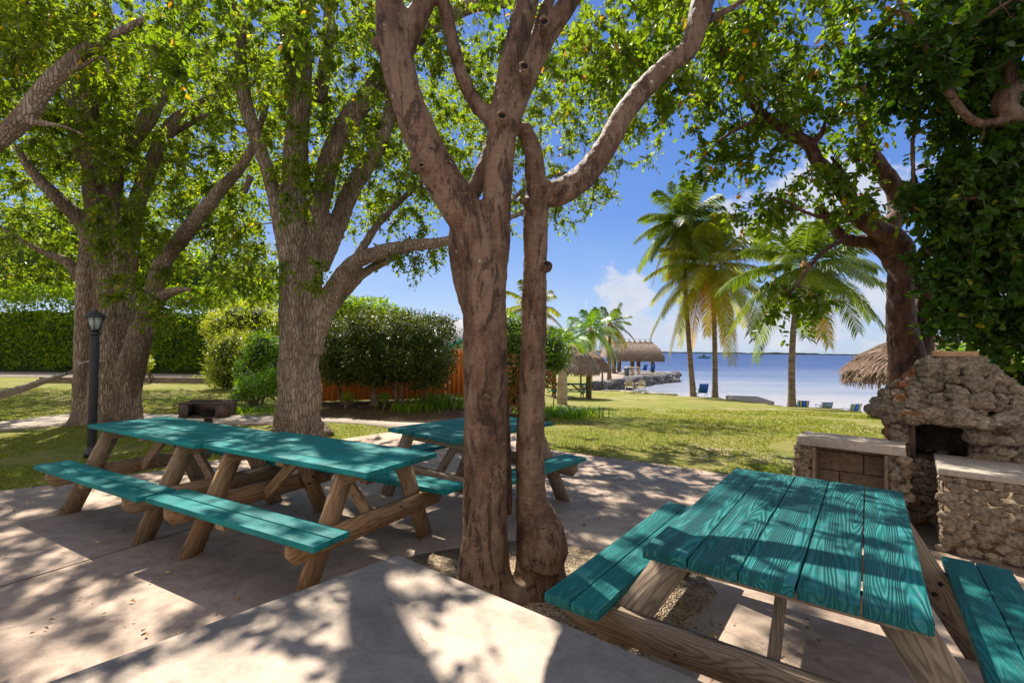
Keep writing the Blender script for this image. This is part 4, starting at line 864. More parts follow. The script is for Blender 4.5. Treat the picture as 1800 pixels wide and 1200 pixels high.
shrub('garden_shrub', 'small yellow leaved seedling left of the bush stems', 612, 712, 12.6, [(612, 700, 13, 10, .2)], M_YEL, 220, .08, .035, core=0, stems=3, sh=.05)
shrub('garden_shrub', 'small seedling between the stems of the clipped bush', 675, 714, 12.5, [(676, 700, 12, 10, .2)], M_BRI, 180, .08, .035, core=0, stems=3, sh=.05)
tuft('grass_clump', 'dry grass clump on the kerb timbers left of the shrubs', G(362, 668), 160, .3, .3, M_YEL)
tuft('lily_clump', 'low green weeds under the loose lime shrub', G(430, 722), 260, .16, .4, M_BRI)

# palms ---------------------------------------------------------------------
def frond(V, F, r, c, az, el, L, droop, nl=46, ll=.75, hang=.6, w=.022, rv=.5, rg=rng):
    d0 = Vector((math.cos(az)*math.cos(el), math.sin(az)*math.cos(el), math.sin(el))); hz = Vector((math.cos(az), math.sin(az), 0)); side = Vector((-math.sin(az), math.cos(az), 0))
    def pt(t): return c + d0*(L*t) + Vector((0, 0, -1))*(droop*L*t*t) - hz*(droop*.30*L*t*t*t)
    n = 12; prev = None
    for i in range(n+1):
        t = i/n; p = pt(t); hw = .022*(1-t*.85); k = len(V); V += [p-side*hw, p+side*hw, p+Vector((0, 0, -hw*1.3))]
        if prev is not None:
            for a, b in ((0, 1), (1, 2), (2, 0)): F.append((prev+a, prev+b, k+b, k+a)); r.append(.75)
        prev = k
    for i in range(nl):
        t = .14+.86*i/(nl-1); p = pt(t); tg = (pt(min(1, t+.02))-pt(t-.02)).normalized(); env = math.sin(math.pi*min(1, .12+t*.80))**.6
        for s in (-1, 1):
            l = ll*env*rg.uniform(.85, 1.1); dr = side*s*.9 + tg*(.5+.5*t) + Vector((0, 0, rg.uniform(-.15, .25)-hang*.35)); dr.normalize()
            m1 = p+dr*l*.5; dr2 = (dr+Vector((0, 0, -hang*1.3))).normalized(); m2 = m1+dr2*l*.5; wv = tg*w
            k = len(V); V += [p-wv*.6, p+wv*.6, m1-wv, m1+wv, m2-wv*.15, m2+wv*.15]; F += [(k, k+1, k+3, k+2), (k+2, k+3, k+5, k+4)]
            q = min(1, max(0, rv+rg.normal(0, .13))); r += [q, q]
def palm(name, label, base, top, bend, L, nf, m, r0=.19, r1=.12, crownr=1.0, seed=0, ll=.75, dry=4, cat='palm', group=None, droop=.42, lo=-.75, coco=True, flare=1.5, hang=.6, nl=66):
    rg = np.random.default_rng(seed+50); base = Vector(base); top = Vector(top); root = empty(name, base, 0, label, cat, group)
    pts = [base+Vector((0, 0, -.1)), base.lerp(top, .33)+Vector((bend*.8, 0, 0)), base.lerp(top, .66)+Vector((bend, 0, 0)), top]; a, _ = spline(pts, [1]*4, 22)
    n = len(a); rad = [(r0*(1-i/n)+r1*i/n)*(1+(flare-1)*math.exp(-i/n*14))*(1+.035*(i % 2)) for i in range(n)]
    mb = MB(); mb.tube(a, rad, 12, wob=.08); local(mb.build('trunk', M_PTR, None, True), root)
    V = []; F = []; r = []
    for i in range(nf):
        az = i*2.39996+rg.uniform(-.25, .25); u = (i+.5)/nf; el = 1.35 - (1.35-lo)*u**.85 + rg.uniform(-.1, .1)
        dead = i >= nf-dry
        frond(V, F, r, top+Vector((0, 0, .05)), az, el, L*rg.uniform(.85, 1.08)*(1 if not dead else .8), droop*(.75+.5*u), nl=nl, ll=ll, hang=hang*(1.5 if dead else 1), rv=1.0 if dead else .28+.5*u*rg.uniform(.6, 1.2), rg=rg, w=.036)
    V = np.array([tuple(v) for v in V]); o = fastmesh('crown', V, np.array(F), m, None, False, {'rnd': r}); local(o, root)
    mb = MB(); mb.lathe(tuple(top+Vector((0, 0, -.5))), [(r1*1.05, 0), (r1*1.8, .25), (r1*1.9, .5), (r1*.8, .8)], 12, 0); local(mb.build('crownshaft', M_PSH, None, True), root)
    if coco:
        mb = MB()
        for i in range(9): 
            q = top+Vector((math.cos(i*2.4)*.22, math.sin(i*2.4)*.22, -.15-.12*(i % 3))); blob_mesh(mb, q, (.11, .11, .13), i, .05, 2)
        local(mb.build('coconuts', M_COCO, None, True), root)
    return root
GPL = 'coconut palms along the shore'
b = T(1219, 696); palm('coconut_palm', 'left palm of the close pair, leaning, trunk beside a blue chair', b, P(1203, 392, b.y+.8), -.15, 3.8, 34, M_PALM, .16, .11, seed=1, ll=1.1, group=GPL, lo=-.9)
b = T(1257, 697); palm('coconut_palm', 'right palm of the close pair with yellowing lower fronds', b, P(1249, 468, b.y-.3), .1, 4.6, 44, M_PALMY, .16, .11, seed=2, ll=1.1, group=GPL, lo=-1.15, dry=5)
b = T(1392, 712); palm('coconut_palm', 'single palm right of the pair, striped chair at its foot', b, P(1414, 470, b.y), -.22, 4.0, 30, M_PALM, .14, .10, seed=3, ll=1.0, dry=2, group=GPL, lo=-.62)
palm('coconut_palm', 'distant palm whose crown shows behind the right hand twin trunk', (P(940, 670, 30).x, 30, gz(1.4, 30)), P(935, 540, 30), 0, 2.7, 20, M_PALMY, .15, .1, seed=4, ll=.7, nl=36)
b = T(1034, 682); palm('coconut_palm', 'shaggy palm between the small thatched hut and the sand', (P(1036, 675, 40).x, 40, -1.3), P(1038, 580, 40), 0, 3.0, 26, M_PALMG, .12, .09, seed=5, ll=.8, nl=36, lo=-1.0)
palm('coconut_palm', 'slim palm standing in front of the thatched pavilion', (P(1071, 664, 46).x, 46, -1.3), P(1072, 570, 46), 0, 3.0, 22, M_PALM, .2, .12, seed=6, ll=.8, nl=36)
def bottle():
    b = T(988, 711); b.z = gz(b.x, b.y); root = empty('bottle_palm', b, 0, 'bottle palm with swollen pale trunk and arching green fronds', 'palm'); k = b.y/FP
    mb = MB(); mb.lathe(tuple(b), [(8.6*k, -.1), (9.4*k, 8*k), (9.6*k, 22*k), (8.6*k, 40*k), (8.0*k, 52*k), (5.2*k, 60*k), (3.8*k, 68*k)], 20); local(mb.build('trunk', M_BOT, None, True), root)
    mb = MB(); mb.lathe(tuple(b+Vector((0, 0, 68*k))), [(4*k, 0), (4.4*k, 8*k), (3.4*k, 26*k), (2.2*k, 40*k)], 14); local(mb.build('crownshaft', M_PALMG, None, True), root)
    V = []; F = []; r = []; top = b+Vector((0, 0, 104*k)); rg = np.random.default_rng(3)
    for az, el, L, dr in ((.15, 1.25, 2.1, .55), (-.2, .75, 2.0, .75), (2.7, 1.2, 1.3, .5), (1.3, 1.1, 1.8, .6), (-1.6, .9, 1.5, .6), (.7, .5, 1.6, .6)):
        frond(V, F, r, top, az, el, L, dr, 44, .52, .35, .02, .55, rg)
    o = fastmesh('crown', np.array([tuple(v) for v in V]), np.array(F), M_PALMG, None, False, {'rnd': r}); local(o, root)
bottle()
tuft('sago_palm', 'feathery pale palm leaning over the hedge behind the yellow shrub', Vector((P(450, 600, 22).x, 22, 0)), 10, .2, .1, M_YEL)

# ------------------------------------------------------------------ picnic tables
def wood_part(name, mb_boxes, m, parent):
    """each box: (centre, size, rotation matrix, rnd); grain runs along local x of the box"""
    V = []; F = {}; at = {}; gr = []; n = 0
    for c, s, rot, rr in mb_boxes:
        mb = MB(); mb.box((0, 0, 0), s, None, 0, min(.004, min(s)/4)); v = np.concatenate(mb.V)
        gr.append(v + np.array([0, 0, 0])); 
        R3 = np.array(rot) if rot is not None else np.eye(3); V.append(v @ R3.T + np.array(c))
        for k in mb.F: F.setdefault(k, []).extend([[i+n for i in f] for f in mb.F[k]]); at.setdefault(k, []).extend([rr]*len(mb.F[k]))
        n += len(v)
    o = fastmesh(name, np.concatenate(V), [F[k] for k in F], m, parent, False, {'rnd': np.concatenate([at[k] for k in F])})
    g = o.data.attributes.new('grain', 'FLOAT_VECTOR', 'POINT'); g.data.foreach_set('vector', np.concatenate(gr).astype(np.float32).ravel())
    return o
def mat3(x, y, z): return Matrix((x, y, z)).transposed()
def picnic(label, x, y, th, L, W, bo, bw, nb=5, mtop=None, mseat=None, mw=None, zt=.76, zb=.435, seed=0, detail=True, inset=.28, ground=0, shift=0, foot=.17, pitch=0, group='teal picnic tables', bthick=.038):
    rg = random.Random(seed); root = empty('picnic_table', (x, y, ground), th, label, 'picnic table', group); T_ = bthick; mtop = mtop or M_TEAL; mseat = mseat or M_TEAL; mw = mw or M_WOOD
    g = .006 if mtop is M_TEAL_W else .012; w = (W-g*(nb-1))/nb
    boards = []
    for i in range(nb):
        dz = rg.uniform(-.002, .002); boards.append(((rg.uniform(-.004, .004), -W/2+w/2+i*(w+g)+shift, zt-T_/2+dz), (L+rg.uniform(-.006, .006), w, T_), Matrix.Rotation(rg.uniform(-.0012, .0012), 3, 'Z'), rg.random()))
    wood_part('tabletop', boards, mtop, root)
    for sg in (-1, 1):
        sb = []
        for i in range(2):
            ww = (bw-g)/2; sb.append(((rg.uniform(-.004, .004), sg*(bo-ww/2-i*(ww+g)), zb-T_/2), (L+rg.uniform(-.006, .006), ww, T_), None, rg.random()))
        wood_part('bench_seat', sb, mseat, root)
        wood_part('seat_cleat', [((0, sg*(bo-bw/2), zb-T_-.02), (.085, bw-.02, .036), mat3((0, 1, 0), (-1, 0, 0), (0, 0, 1)) if False else None, rg.random())], mw, root)
    ex = L/2-inset
    for sx in (-1, 1):
        wood_part('top_cleat', [((sx*ex, shift, zt-T_-.045), (W-.06, .038, .088), mat3(Vector((0, 1, 0)), Vector((-1, 0, 0)), Vector((0, 0, 1))), rg.random())], mw, root)
        # seat beam with clipped lower corners
        zb1 = zb-T_; hb = .14; q = bo-.015; xb = sx*(ex+.040)
        mb = MB(); pl = [(-q, zb1), (q, zb1), (q, zb1-hb*.55), (q-.05, zb1-hb), (-q+.05, zb1-hb), (-q, zb1-hb*.55)]
        mb.prism(pl, xb-.019, xb+.019, lambda u, v, w_: (w_, u, v), rg.random()); o = mb.build('seat_beam', mw, root)
        gv = np.concatenate(mb.V); ga = o.data.attributes.new('grain', 'FLOAT_VECTOR', 'POINT'); ga.data.foreach_set('vector', np.stack([gv[:, 1], gv[:, 2], gv[:, 0]], 1).astype(np.float32).ravel())
        for sg in (-1, 1):
            tp = Vector((sx*ex, sg*(W/2-.10)+shift, zt-T_-.001)); ft_ = Vector((sx*ex, sg*(bo-foot), 0)); hw = .070
            sl_ = (ft_-tp); wy = hw*sl_.length/abs(sl_.z)
            mb = MB(); x_ = sx*(ex)
            pl = [(tp.y-wy, tp.z), (tp.y+wy, tp.z), (ft_.y+wy, .0), (ft_.y-wy, .0)]
            mb.prism(pl, x_-.0185, x_+.0185, lambda u, v, w_: (w_, u, v), rg.random()); o = mb.build('leg', mw, root)
            gv = np.concatenate(mb.V); dl = np.array([sl_.y, sl_.z]); dl /= np.linalg.norm(dl)
            ga = o.data.attributes.new('grain', 'FLOAT_VECTOR', 'POINT'); ga.data.foreach_set('vector', np.stack([gv[:, 1]*dl[0]+gv[:, 2]*dl[1], gv[:, 1]*dl[1]-gv[:, 2]*dl[0], gv[:, 0]], 1).astype(np.float32).ravel())
            if detail:
                for t in (.30, .44):
                    pz = zb1-hb*(.3 if t < .4 else .72); tt = (tp.z-pz)/tp.z; c = tp.lerp(ft_, tt)+Vector((-sx*.0185, (.03 if t < .4 else -.03)*sg, 0))
                    for s_ in (-1, 1):
                        mb = MB(); V, F = tubegeo([Vector((x_+s_*.0185, c.y, c.z)), Vector((x_+s_*(.0185+.004), c.y, c.z))], [.013, .011], 12); mb.add(V, F); mb.build('bolt', M_BOLT, o)
        a = Vector((sx*(ex-.02), 0, zb1-hb*.6)); b_ = Vector((sx*.16, 0, zt-T_-.02)); dx = (b_-a).normalized(); 
        wood_part('brace', [((a+b_)/2, ((b_-a).length, .038, .085), mat3(dx, Vector((0, 1, 0)), dx.cross(Vector((0, 1, 0)))), rg.random())], mw, root)
    wood_part('middle_cleat', [((0, shift, zt-T_-.02), (W-.08, .085, .037), mat3(Vector((0, 1, 0)), Vector((-1, 0, 0)), Vector((0, 0, 1))), rg.random())], mw, root)
    return root
picnic('wide weathered teal table with rough raised grain in the right foreground', 1.405, 2.42, .937, 1.72, .90, .905, .272, 5, M_TEAL_W, M_TEAL_M, M_WOOD_G, seed=1, shift=-.012, foot=.12, inset=.20, bthick=.042)
picnic('nearer smooth teal table of the end to end pair at left', -1.526, 3.836, -.491, 1.79, .741, .768, .274, 5, M_TEAL, M_TEAL, M_WOOD_Y, seed=2)
picnic('farther smooth teal table of the end to end pair, beside the lamp post', -3.197, 4.677, -.503, 1.88, .706, .746, .265, 5, M_TEAL, M_TEAL, M_WOOD, seed=3)
picnic('teal table half hidden behind the twin trunks', -.379, 5.128, .884, 1.50, .96, .913, .269, 5, M_TEAL_M, M_TEAL_M, M_WOOD_G, seed=4, foot=.16, inset=.2)
b = T(1000, 700); picnic('distant teal table in the shade of the small thatched hut', b.x, b.y, -.25, 1.9, .75, .78, .27, 5, seed=5, ground=gz(b.x, b.y), detail=False)

# ------------------------------------------------------------------ rocks
def rock(mb, c, s, seed, a=0.0, sub=2, amp=.30, rot=None, pits=.16):
    bm = bmesh.new(); bmesh.ops.create_icosphere(bm, subdivisions=sub, radius=1); V = []
    o = Vector((seed*1.7, seed*.9, seed*2.3)); rm = rot or Matrix.Rotation(seed*1.3, 3, 'Z') @ Matrix.Rotation(math.sin(seed)*.5, 3, 'X')
    for v in bm.verts:
        q = v.co.copy(); k = 1+amp*mn.noise(q*1.3+o)*1.5-pits*abs(mn.noise(q*3.6+o))*1.6+pits*mn.noise(q*6.5+o)*.7
        q = Vector((q.x*s[0], q.y*s[1], q.z*s[2]))*k; V.append(rm @ q+Vector(c))
    mb.add(V, [[v.index for v in f.verts] for f in bm.faces], a); bm.free()
def rnd_tint():
    return random.uniform(.9, 1) if random.random() < .045 else random.uniform(0, .86)
# frame of the fireplace: s along the front (to the right), t into depth
FO = Vector((2.83, 4.80, 0)); E1 = Vector((.777, -.629, 0)); E2 = Vector((.629, .777, 0)); FR = mat3(E1, E2, Vector((0, 0, 1))); FA = math.atan2(E1.y, E1.x)
def fp(s, t, z): return FO+E1*s+E2*t+Vector((0, 0, z))
def rubble(mb, s0, t0, s1, t1, z0, z1, step=.085, sz=(.062, .035, .042), nrm=None, seed=0):
    """stones bedded in an upright face running from (s0,t0) to (s1,t1)"""
    L = math.hypot(s1-s0, t1-t0); nx = max(1, int(L/step)); nz = max(1, int((z1-z0)/(step*.72))); d = (E1*(s1-s0)+E2*(t1-t0)).normalized(); nn = Vector((d.y, -d.x, 0)); Rm = mat3(d, -nn, Vector((0, 0, 1)))
    for j in range(nz):
        for i in range(nx):
            u = (i+.5+.3*(j % 2)+random.uniform(-.3, .3))/nx; u = min(.99, max(.01, u)); z = z0+(j+.5+random.uniform(-.25, .25))/nz*(z1-z0); k = random.uniform(.65, 1.3)
            p = fp(s0+(s1-s0)*u, t0+(t1-t0)*u, z); rock(mb, p, (sz[0]*k*random.uniform(.8, 1.3), sz[1]*random.uniform(.5, 1.1), sz[2]*k), seed+i*3.3+j*7.7, rnd_tint(), 2, .34, Rm @ Matrix.Rotation(random.uniform(-.5, .5), 3, 'Y'))
def bx_(mb, s0, s1, t0, t1, z0, z1, a=0.0, bev=0.0): mb.box(fp((s0+s1)/2, (t0+t1)/2, (z0+z1)/2), (s1-s0, t1-t0, z1-z0), FR, a, bev)
def blocks(mb, s0, s1, t, z0, z1, L=.39, H=.19, dep=.05):
    j = 0; z = z0
    while z < z1-.01:
        h = min(H, z1-z); s = s0-(L/2 if j % 2 else 0)
        while s < s1-.01:
            a = max(s, s0); b_ = min(s+L, s1)
            if b_-a > .02: bx_(mb, a+.004, b_-.004, t, t+dep, z+.004, z+h-.004, random.random(), .004)
            s += L
        z += H; j += 1
def counter():
    root = empty('stone_counter', fp(.4, .2, 0), 0, 'low stone counter with concrete top and open block lined niche', 'stone counter')
    mb = MB(); bx_(mb, .0, .83, -.02, .20, .665, .75, 0, .008); bx_(mb, .0, .83, .205, .40, .665, .748, 0, .008); local(mb.build('countertop', M_CONC), root)
    mb = MB(); bx_(mb, -.01, .12, .02, .38, 0, .66, 0); bx_(mb, .71, .84, .02, .38, 0, .66, 0); bx_(mb, .12, .71, .34, .40, 0, .66, 0); local(mb.build('wall_core', M_MORTAR), root)
    mb = MB(); rubble(mb, -.03, .0, .10, .0, .02, .66, .075, (.055, .04, .05)); rubble(mb, -.02, .38, -.02, .02, .02, .66, .08, seed=90); rubble(mb, .74, -.0, .86, -.0, .02, .66, .07, (.05, .035, .04), seed=40); local(mb.build('stonework', M_STONE, None, True), root)
    mb = MB(); blocks(mb, .125, .705, .285, .02, .655); bx_(mb, .121, .150, .0, .285, 0, .655, .2, .003); bx_(mb, .680, .709, .0, .285, 0, .655, .6, .003); local(mb.build('niche_lining', M_BLOCK), root)
counter()
def sideblock():
    root = empty('stone_counter', fp(1.6, 0, 0), 0, 'right hand stone block with thick concrete top next to the fireplace', 'stone counter')
    s0, s1, t0, t1, z = 1.035, 2.6, -.36, .38, .61
    mb = MB(); bx_(mb, s0+.03, s1, t0+.03, t1, 0, z-.001, 0); local(mb.build('wall_core', M_MORTAR), root)
    mb = MB(); bx_(mb, s0-.01, s1, t0-.005, t1, z, z+.055, 0, .01); local(mb.build('countertop', M_CONC), root)
    mb = MB(); rubble(mb, s0, t0+.03, s1, t0+.03, .0, z+.0, .088, (.06, .028, .045), seed=11); rubble(mb, s0+.02, t1, s0+.02, t0+.04, .0, z, .07, (.045, .02, .035), seed=77)
    local(mb.build('stonework', M_STONE, None, True), root)
sideblock()
def fireplace():
    root = empty('stone_fireplace', fp(1.25, .75, 0), 0, 'domed outdoor fireplace of rough coral rock with sooty opening', 'fireplace')
    mb = MB(); bx_(mb, .86, 1.95, .36, 1.2, 0, .60); bx_(mb, .72, .86, .36, 1.0, .70, 1.0); bx_(mb, 1.30, 1.95, .36, 1.2, .60, 1.02); bx_(mb, .86, 1.3, .90, 1.2, .6, 1.02)
    # dome core
    c = fp(1.19, .78, .98); bm = bmesh.new(); bmesh.ops.create_icosphere(bm, subdivisions=3, radius=1); V = []
    for v in bm.verts:
        q = v.co; zz = max(q.z, 0); rq = max(.3, 1-zz*.62); V.append(FR @ Vector((q.x/max(.2, math.hypot(q.x, q.y))*.45*rq if zz < .999 else 0, q.y/max(.2, math.hypot(q.x, q.y))*.40*rq, zz*.47)) + c)
    mb.add(V, [[v.index for v in f.verts] for f in bm.faces]); bm.free(); local(mb.build('masonry_core', M_MORTAR), root)
    mb = MB(); k = 0
    for ring in range(9):                                # dome courses
        hh = ring/8; rr = 1.0-.72*hh**1.12; z = 1.0+.50*hh; n = max(6, int(2*math.pi*.58*rr/.15))
        for i in range(n):
            a = 2*math.pi*(i+.5*(ring % 2)+random.uniform(-.2, .2))/n; u, v = math.cos(a)*.58*rr, math.sin(a)*.52*rr
            if v > .35 and ring < 6: continue
            k += 1; s_ = random.uniform(.85, 1.35); ta = Matrix.Rotation(FA+a+math.pi/2, 3, 'Z') @ Matrix.Rotation(random.uniform(-.25, .25), 3, 'Y')
            rock(mb, fp(1.19+u, .78+v, z+random.uniform(-.02, .02)), (.088*s_, .078*s_, .062*s_*random.uniform(.8, 1.2)), k*1.9, rnd_tint(), 3, .36, ta, .22)
    for i in range(16):                                  # overhanging lip
        a = math.pi+math.pi*(i+.5)/16; u, v = math.cos(a)*.62, math.sin(a)*.55; k += 1
        rock(mb, fp(1.19+u, .78+v*.95, 1.0+random.uniform(-.025, .03)), (.11, .085, .06), k*2.7, rnd_tint(), 3, .30, Matrix.Rotation(FA+a+math.pi/2, 3, 'Z'), .22)
    rubble(mb, 1.28, .34, 2.0, .34, .60, 1.0, .12, (.095, .07, .058), seed=5); rubble(mb, .68, .36, .84, .36, .76, 1.0, .10, (.075, .065, .055), seed=61); rubble(mb, .69, .60, .69, .36, .76, 1.0, .12, (.08, .06, .055), seed=66)
    rubble(mb, .84, .35, 1.06, .35, .02, .58, .07, (.055, .035, .040), seed=21)
    for a in np.linspace(.3, 1.1, 5): rock(mb, fp(1.88, .3+a*.6, .85+.1*math.sin(a*9)), (.09, .08, .07), a*31, rnd_tint())
    local(mb.build('stonework', M_STONE, None, True), root)
    mb = MB(); blocks(mb, .9, 1.3, .86, .60, 1.02, .3, .15, .04); bx_(mb, .862, .90, .34, .86, .60, 1.0, .3, .003); bx_(mb, 1.262, 1.299, .38, .86, .6, 1.0, .3, .003); bx_(mb, .861, 1.299, .36, .86, .602, .615); local(mb.build('firebox_lining', M_SOOT), root)
    mb = MB(); rock(mb, fp(1.1, .55, .65), (.08, .05, .035), 3, .5); rock(mb, fp(1.0, .66, .64), (.05, .05, .03), 5, .1); local(mb.build('ash_and_stones', M_SOOT, None, True), root)
    mb = MB(); bx_(mb, 1.03, 1.35, .62, .92, 1.545, 1.60, 0, .006); local(mb.build('chimney_cap', M_BRICK), root)
fireplace()

# ------------------------------------------------------------------ lamp post, grill, hammock, kerbs
def lamppost():
    p = P(161, 800, 6.75); p.z = 0; root = empty('lamp_post', p, 0, 'black lamp post with glass lantern beside the huge left tree', 'lamp post'); k = 6.75/FP
    top = P(163, 545, 6.75).z; zc = P(163, 582, 6.75).z; zg = P(163, 580, 6.75).z
    mb = MB(); ns = 24; prof = [(.085, 0), (.085, .06), (.055, .09), (.055, .14)]
    mb.lathe(tuple(p), prof, 24); V = []; F = []
    for z in (0.14, zc-.05):
        for i in range(48): a = 2*math.pi*i/48; r = .052*(1-.10*(i % 4 < 2)); V.append((p.x+r*math.cos(a), p.y+r*math.sin(a), z))
    F = [(i, (i+1) % 48, 48+(i+1) % 48, 48+i) for i in range(48)]; mb.add(V, F); mb.lathe((p.x, p.y, zc-.06), [(.05, 0), (.068, .01), (.068, .04), (.045, .055), (.03, .075), (.05, .085)], 24)
    local(mb.build('post', M_BLACK), root)
    z0, z1 = zc+.02, P(163, 557, 6.75).z; mb = MB(); mb.lathe((p.x, p.y, z0), [(.055, 0), (.098, z1-z0)], 6); local(mb.build('lantern_glass', M_GLASS), root)
    mb = MB()
    for i in range(6):
        a = 2*math.pi*i/6; mb.tube([(p.x+.057*math.cos(a), p.y+.057*math.sin(a), z0), (p.x+.101*math.cos(a), p.y+.101*math.sin(a), z1)], [.005, .005], 6)
    mb.lathe((p.x, p.y, z0-.02), [(.03, 0), (.062, .01), (.062, .022)], 18); local(mb.build('lantern_frame', M_BLACK), root)
    mb = MB(); mb.lathe((p.x, p.y, z1), [(.125, -.008), (.125, .008), (.09, .04), (.055, .062), (.03, .068), (.03, .08), (.012, .10), (.002, .11)], 24); local(mb.build('lantern_cap', M_BLACK), root)
lamppost()
def grill():
    p = P(366, 748, 8.5); p.z = 0; root = empty('park_grill', p, 0, 'rusty steel box grill on a short pedestal beyond the left tables', 'grill'); k = 8.5/FP
    zt = P(366, 707, 8.5).z; zb = P(366, 731, 8.5).z; w, d, th = .72, .5, .012
    R_ = Matrix.Rotation(R(8), 3, 'Z'); c = lambda x, y, z: p+R_ @ Vector((x, y, 0))+Vector((0, 0, z))
    mb = MB(); mb.box(c(0, 0, zb), (w, d, th), R_); mb.box(c(0, d/2-.006, (zt+zb)/2), (w, th, zt-zb), R_); mb.box(c(-w/2+.006, 0, (zt+zb)/2), (th, d, zt-zb), R_); mb.box(c(w/2-.006, 0, (zt+zb)/2), (th, d, zt-zb), R_); mb.box(c(w*.40, -d/2+.008, (zt+zb)/2), (w*.2, th, zt-zb-.02), R_); mb.box(c(-w*.40, -d/2+.006, (zt+zb)/2), (w*.2, th, zt-zb-.02), R_)
    local(mb.build('firebox', M_RUST), root)
    mb = MB()
    for i in range(17): x = -w/2+.02+i*(w-.04)/16; mb.tube([c(x, -d/2, zt+.012), c(x, d/2, zt+.012)], [.006, .006], 6)
    mb.box(c(0, -d/2, zt+.012), (w+.16, .02, .02), R_); mb.box(c(0, d/2, zt+.012), (w+.1, .02, .02), R_); local(mb.build('grate', M_RUST), root)
    mb = MB(); rock(mb, c(0, 0, zb+.03), (.25, .16, .03), 4); local(mb.build('ash_bed', M_CHAR), root)
    mb = MB(); mb.tube([p, p+Vector((0, 0, zb-.005))], [.065, .065], 16); local(mb.build('pedestal', M_RUST, None, True), root)
grill()
def hammock():
    a = P(133, 649, 9.35); b_ = P(-130, 712, 9.0); root = empty('hammock', (a.x-1.5, 9.2, 0), 0, 'grey rope hammock slung from the huge left tree', 'hammock')
    pts = [P(118, 655, 9.33), P(90, 665, 9.3), P(50, 680, 9.2), (P(10, 692, 9.15)), P(-30, 700, 9.1), P(-130, 712, 9)]; rad = [.012, .035, .06, .085, .11, .12]
    s, r_ = spline(pts, rad, 6); V = []; F = []
    for i, (q, rr) in enumerate(zip(s, r_)):
        for j in range(9):
            t = j/8*2-1; V.append(q+Vector((0, t*rr*2.2, abs(t)**1.5*rr*1.1-rr*.3+.012*math.sin(i*2.1+j))))
        for j in range(9):
            t = 1-j/8*2; V.append(q+Vector((0, t*rr*2.1, abs(t)**1.5*rr*1.1-rr*.3-.03-.02*random.random())))
    for i in range(len(s)-1):
        for j in range(18): F.append((i*18+j, i*18+(j+1) % 18, (i+1)*18+(j+1) % 18, (i+1)*18+j))
    o = fastmesh('bed', V, np.array(F), M_ROPE, None, True); local(o, root)
    mb = MB(); mb.tube([P(150, 636, 9.3), P(137, 643, 9.33), a, P(118, 655, 9.33)], [.012]*4, 6); 
    mb.tube([P(136, 640, 9.25), P(160, 634, 9.15), P(185, 634, 9.1)], [.02]*3, 6)
    local(mb.build('rope', M_ROPE, None, True), root)
hammock()
def kerb(px0, py0, px1, py1, label, h=.22):
    a, b_ = G(px0, py0), G(px1, py1); root = None; d = (b_-a); rz = math.atan2(d.y, d.x); mb = MB(); c = (a+b_)/2; rot = Matrix.Rotation(rz, 3, 'Z')
    mb.box(c+Vector((0, 0, h*.30)), (d.length, .2, h*.58), rot, 0, .012); mb.box(c+Vector((.03, .05, h*.8)), (d.length*.985, .17, h*.38), rot, 0, .012)
    o = mb.build('kerb_timber', M_TIMBER); tag(o, label, 'timber kerb', 'timbers edging the gravel road'); 
    o.data.transform(Matrix.Translation(-c)); o.location = c
kerb(68, 672, 132, 673, 'weathered kerb timber left of the huge tree')
kerb(250, 672, 385, 674, 'weathered kerb timber right of the huge tree')

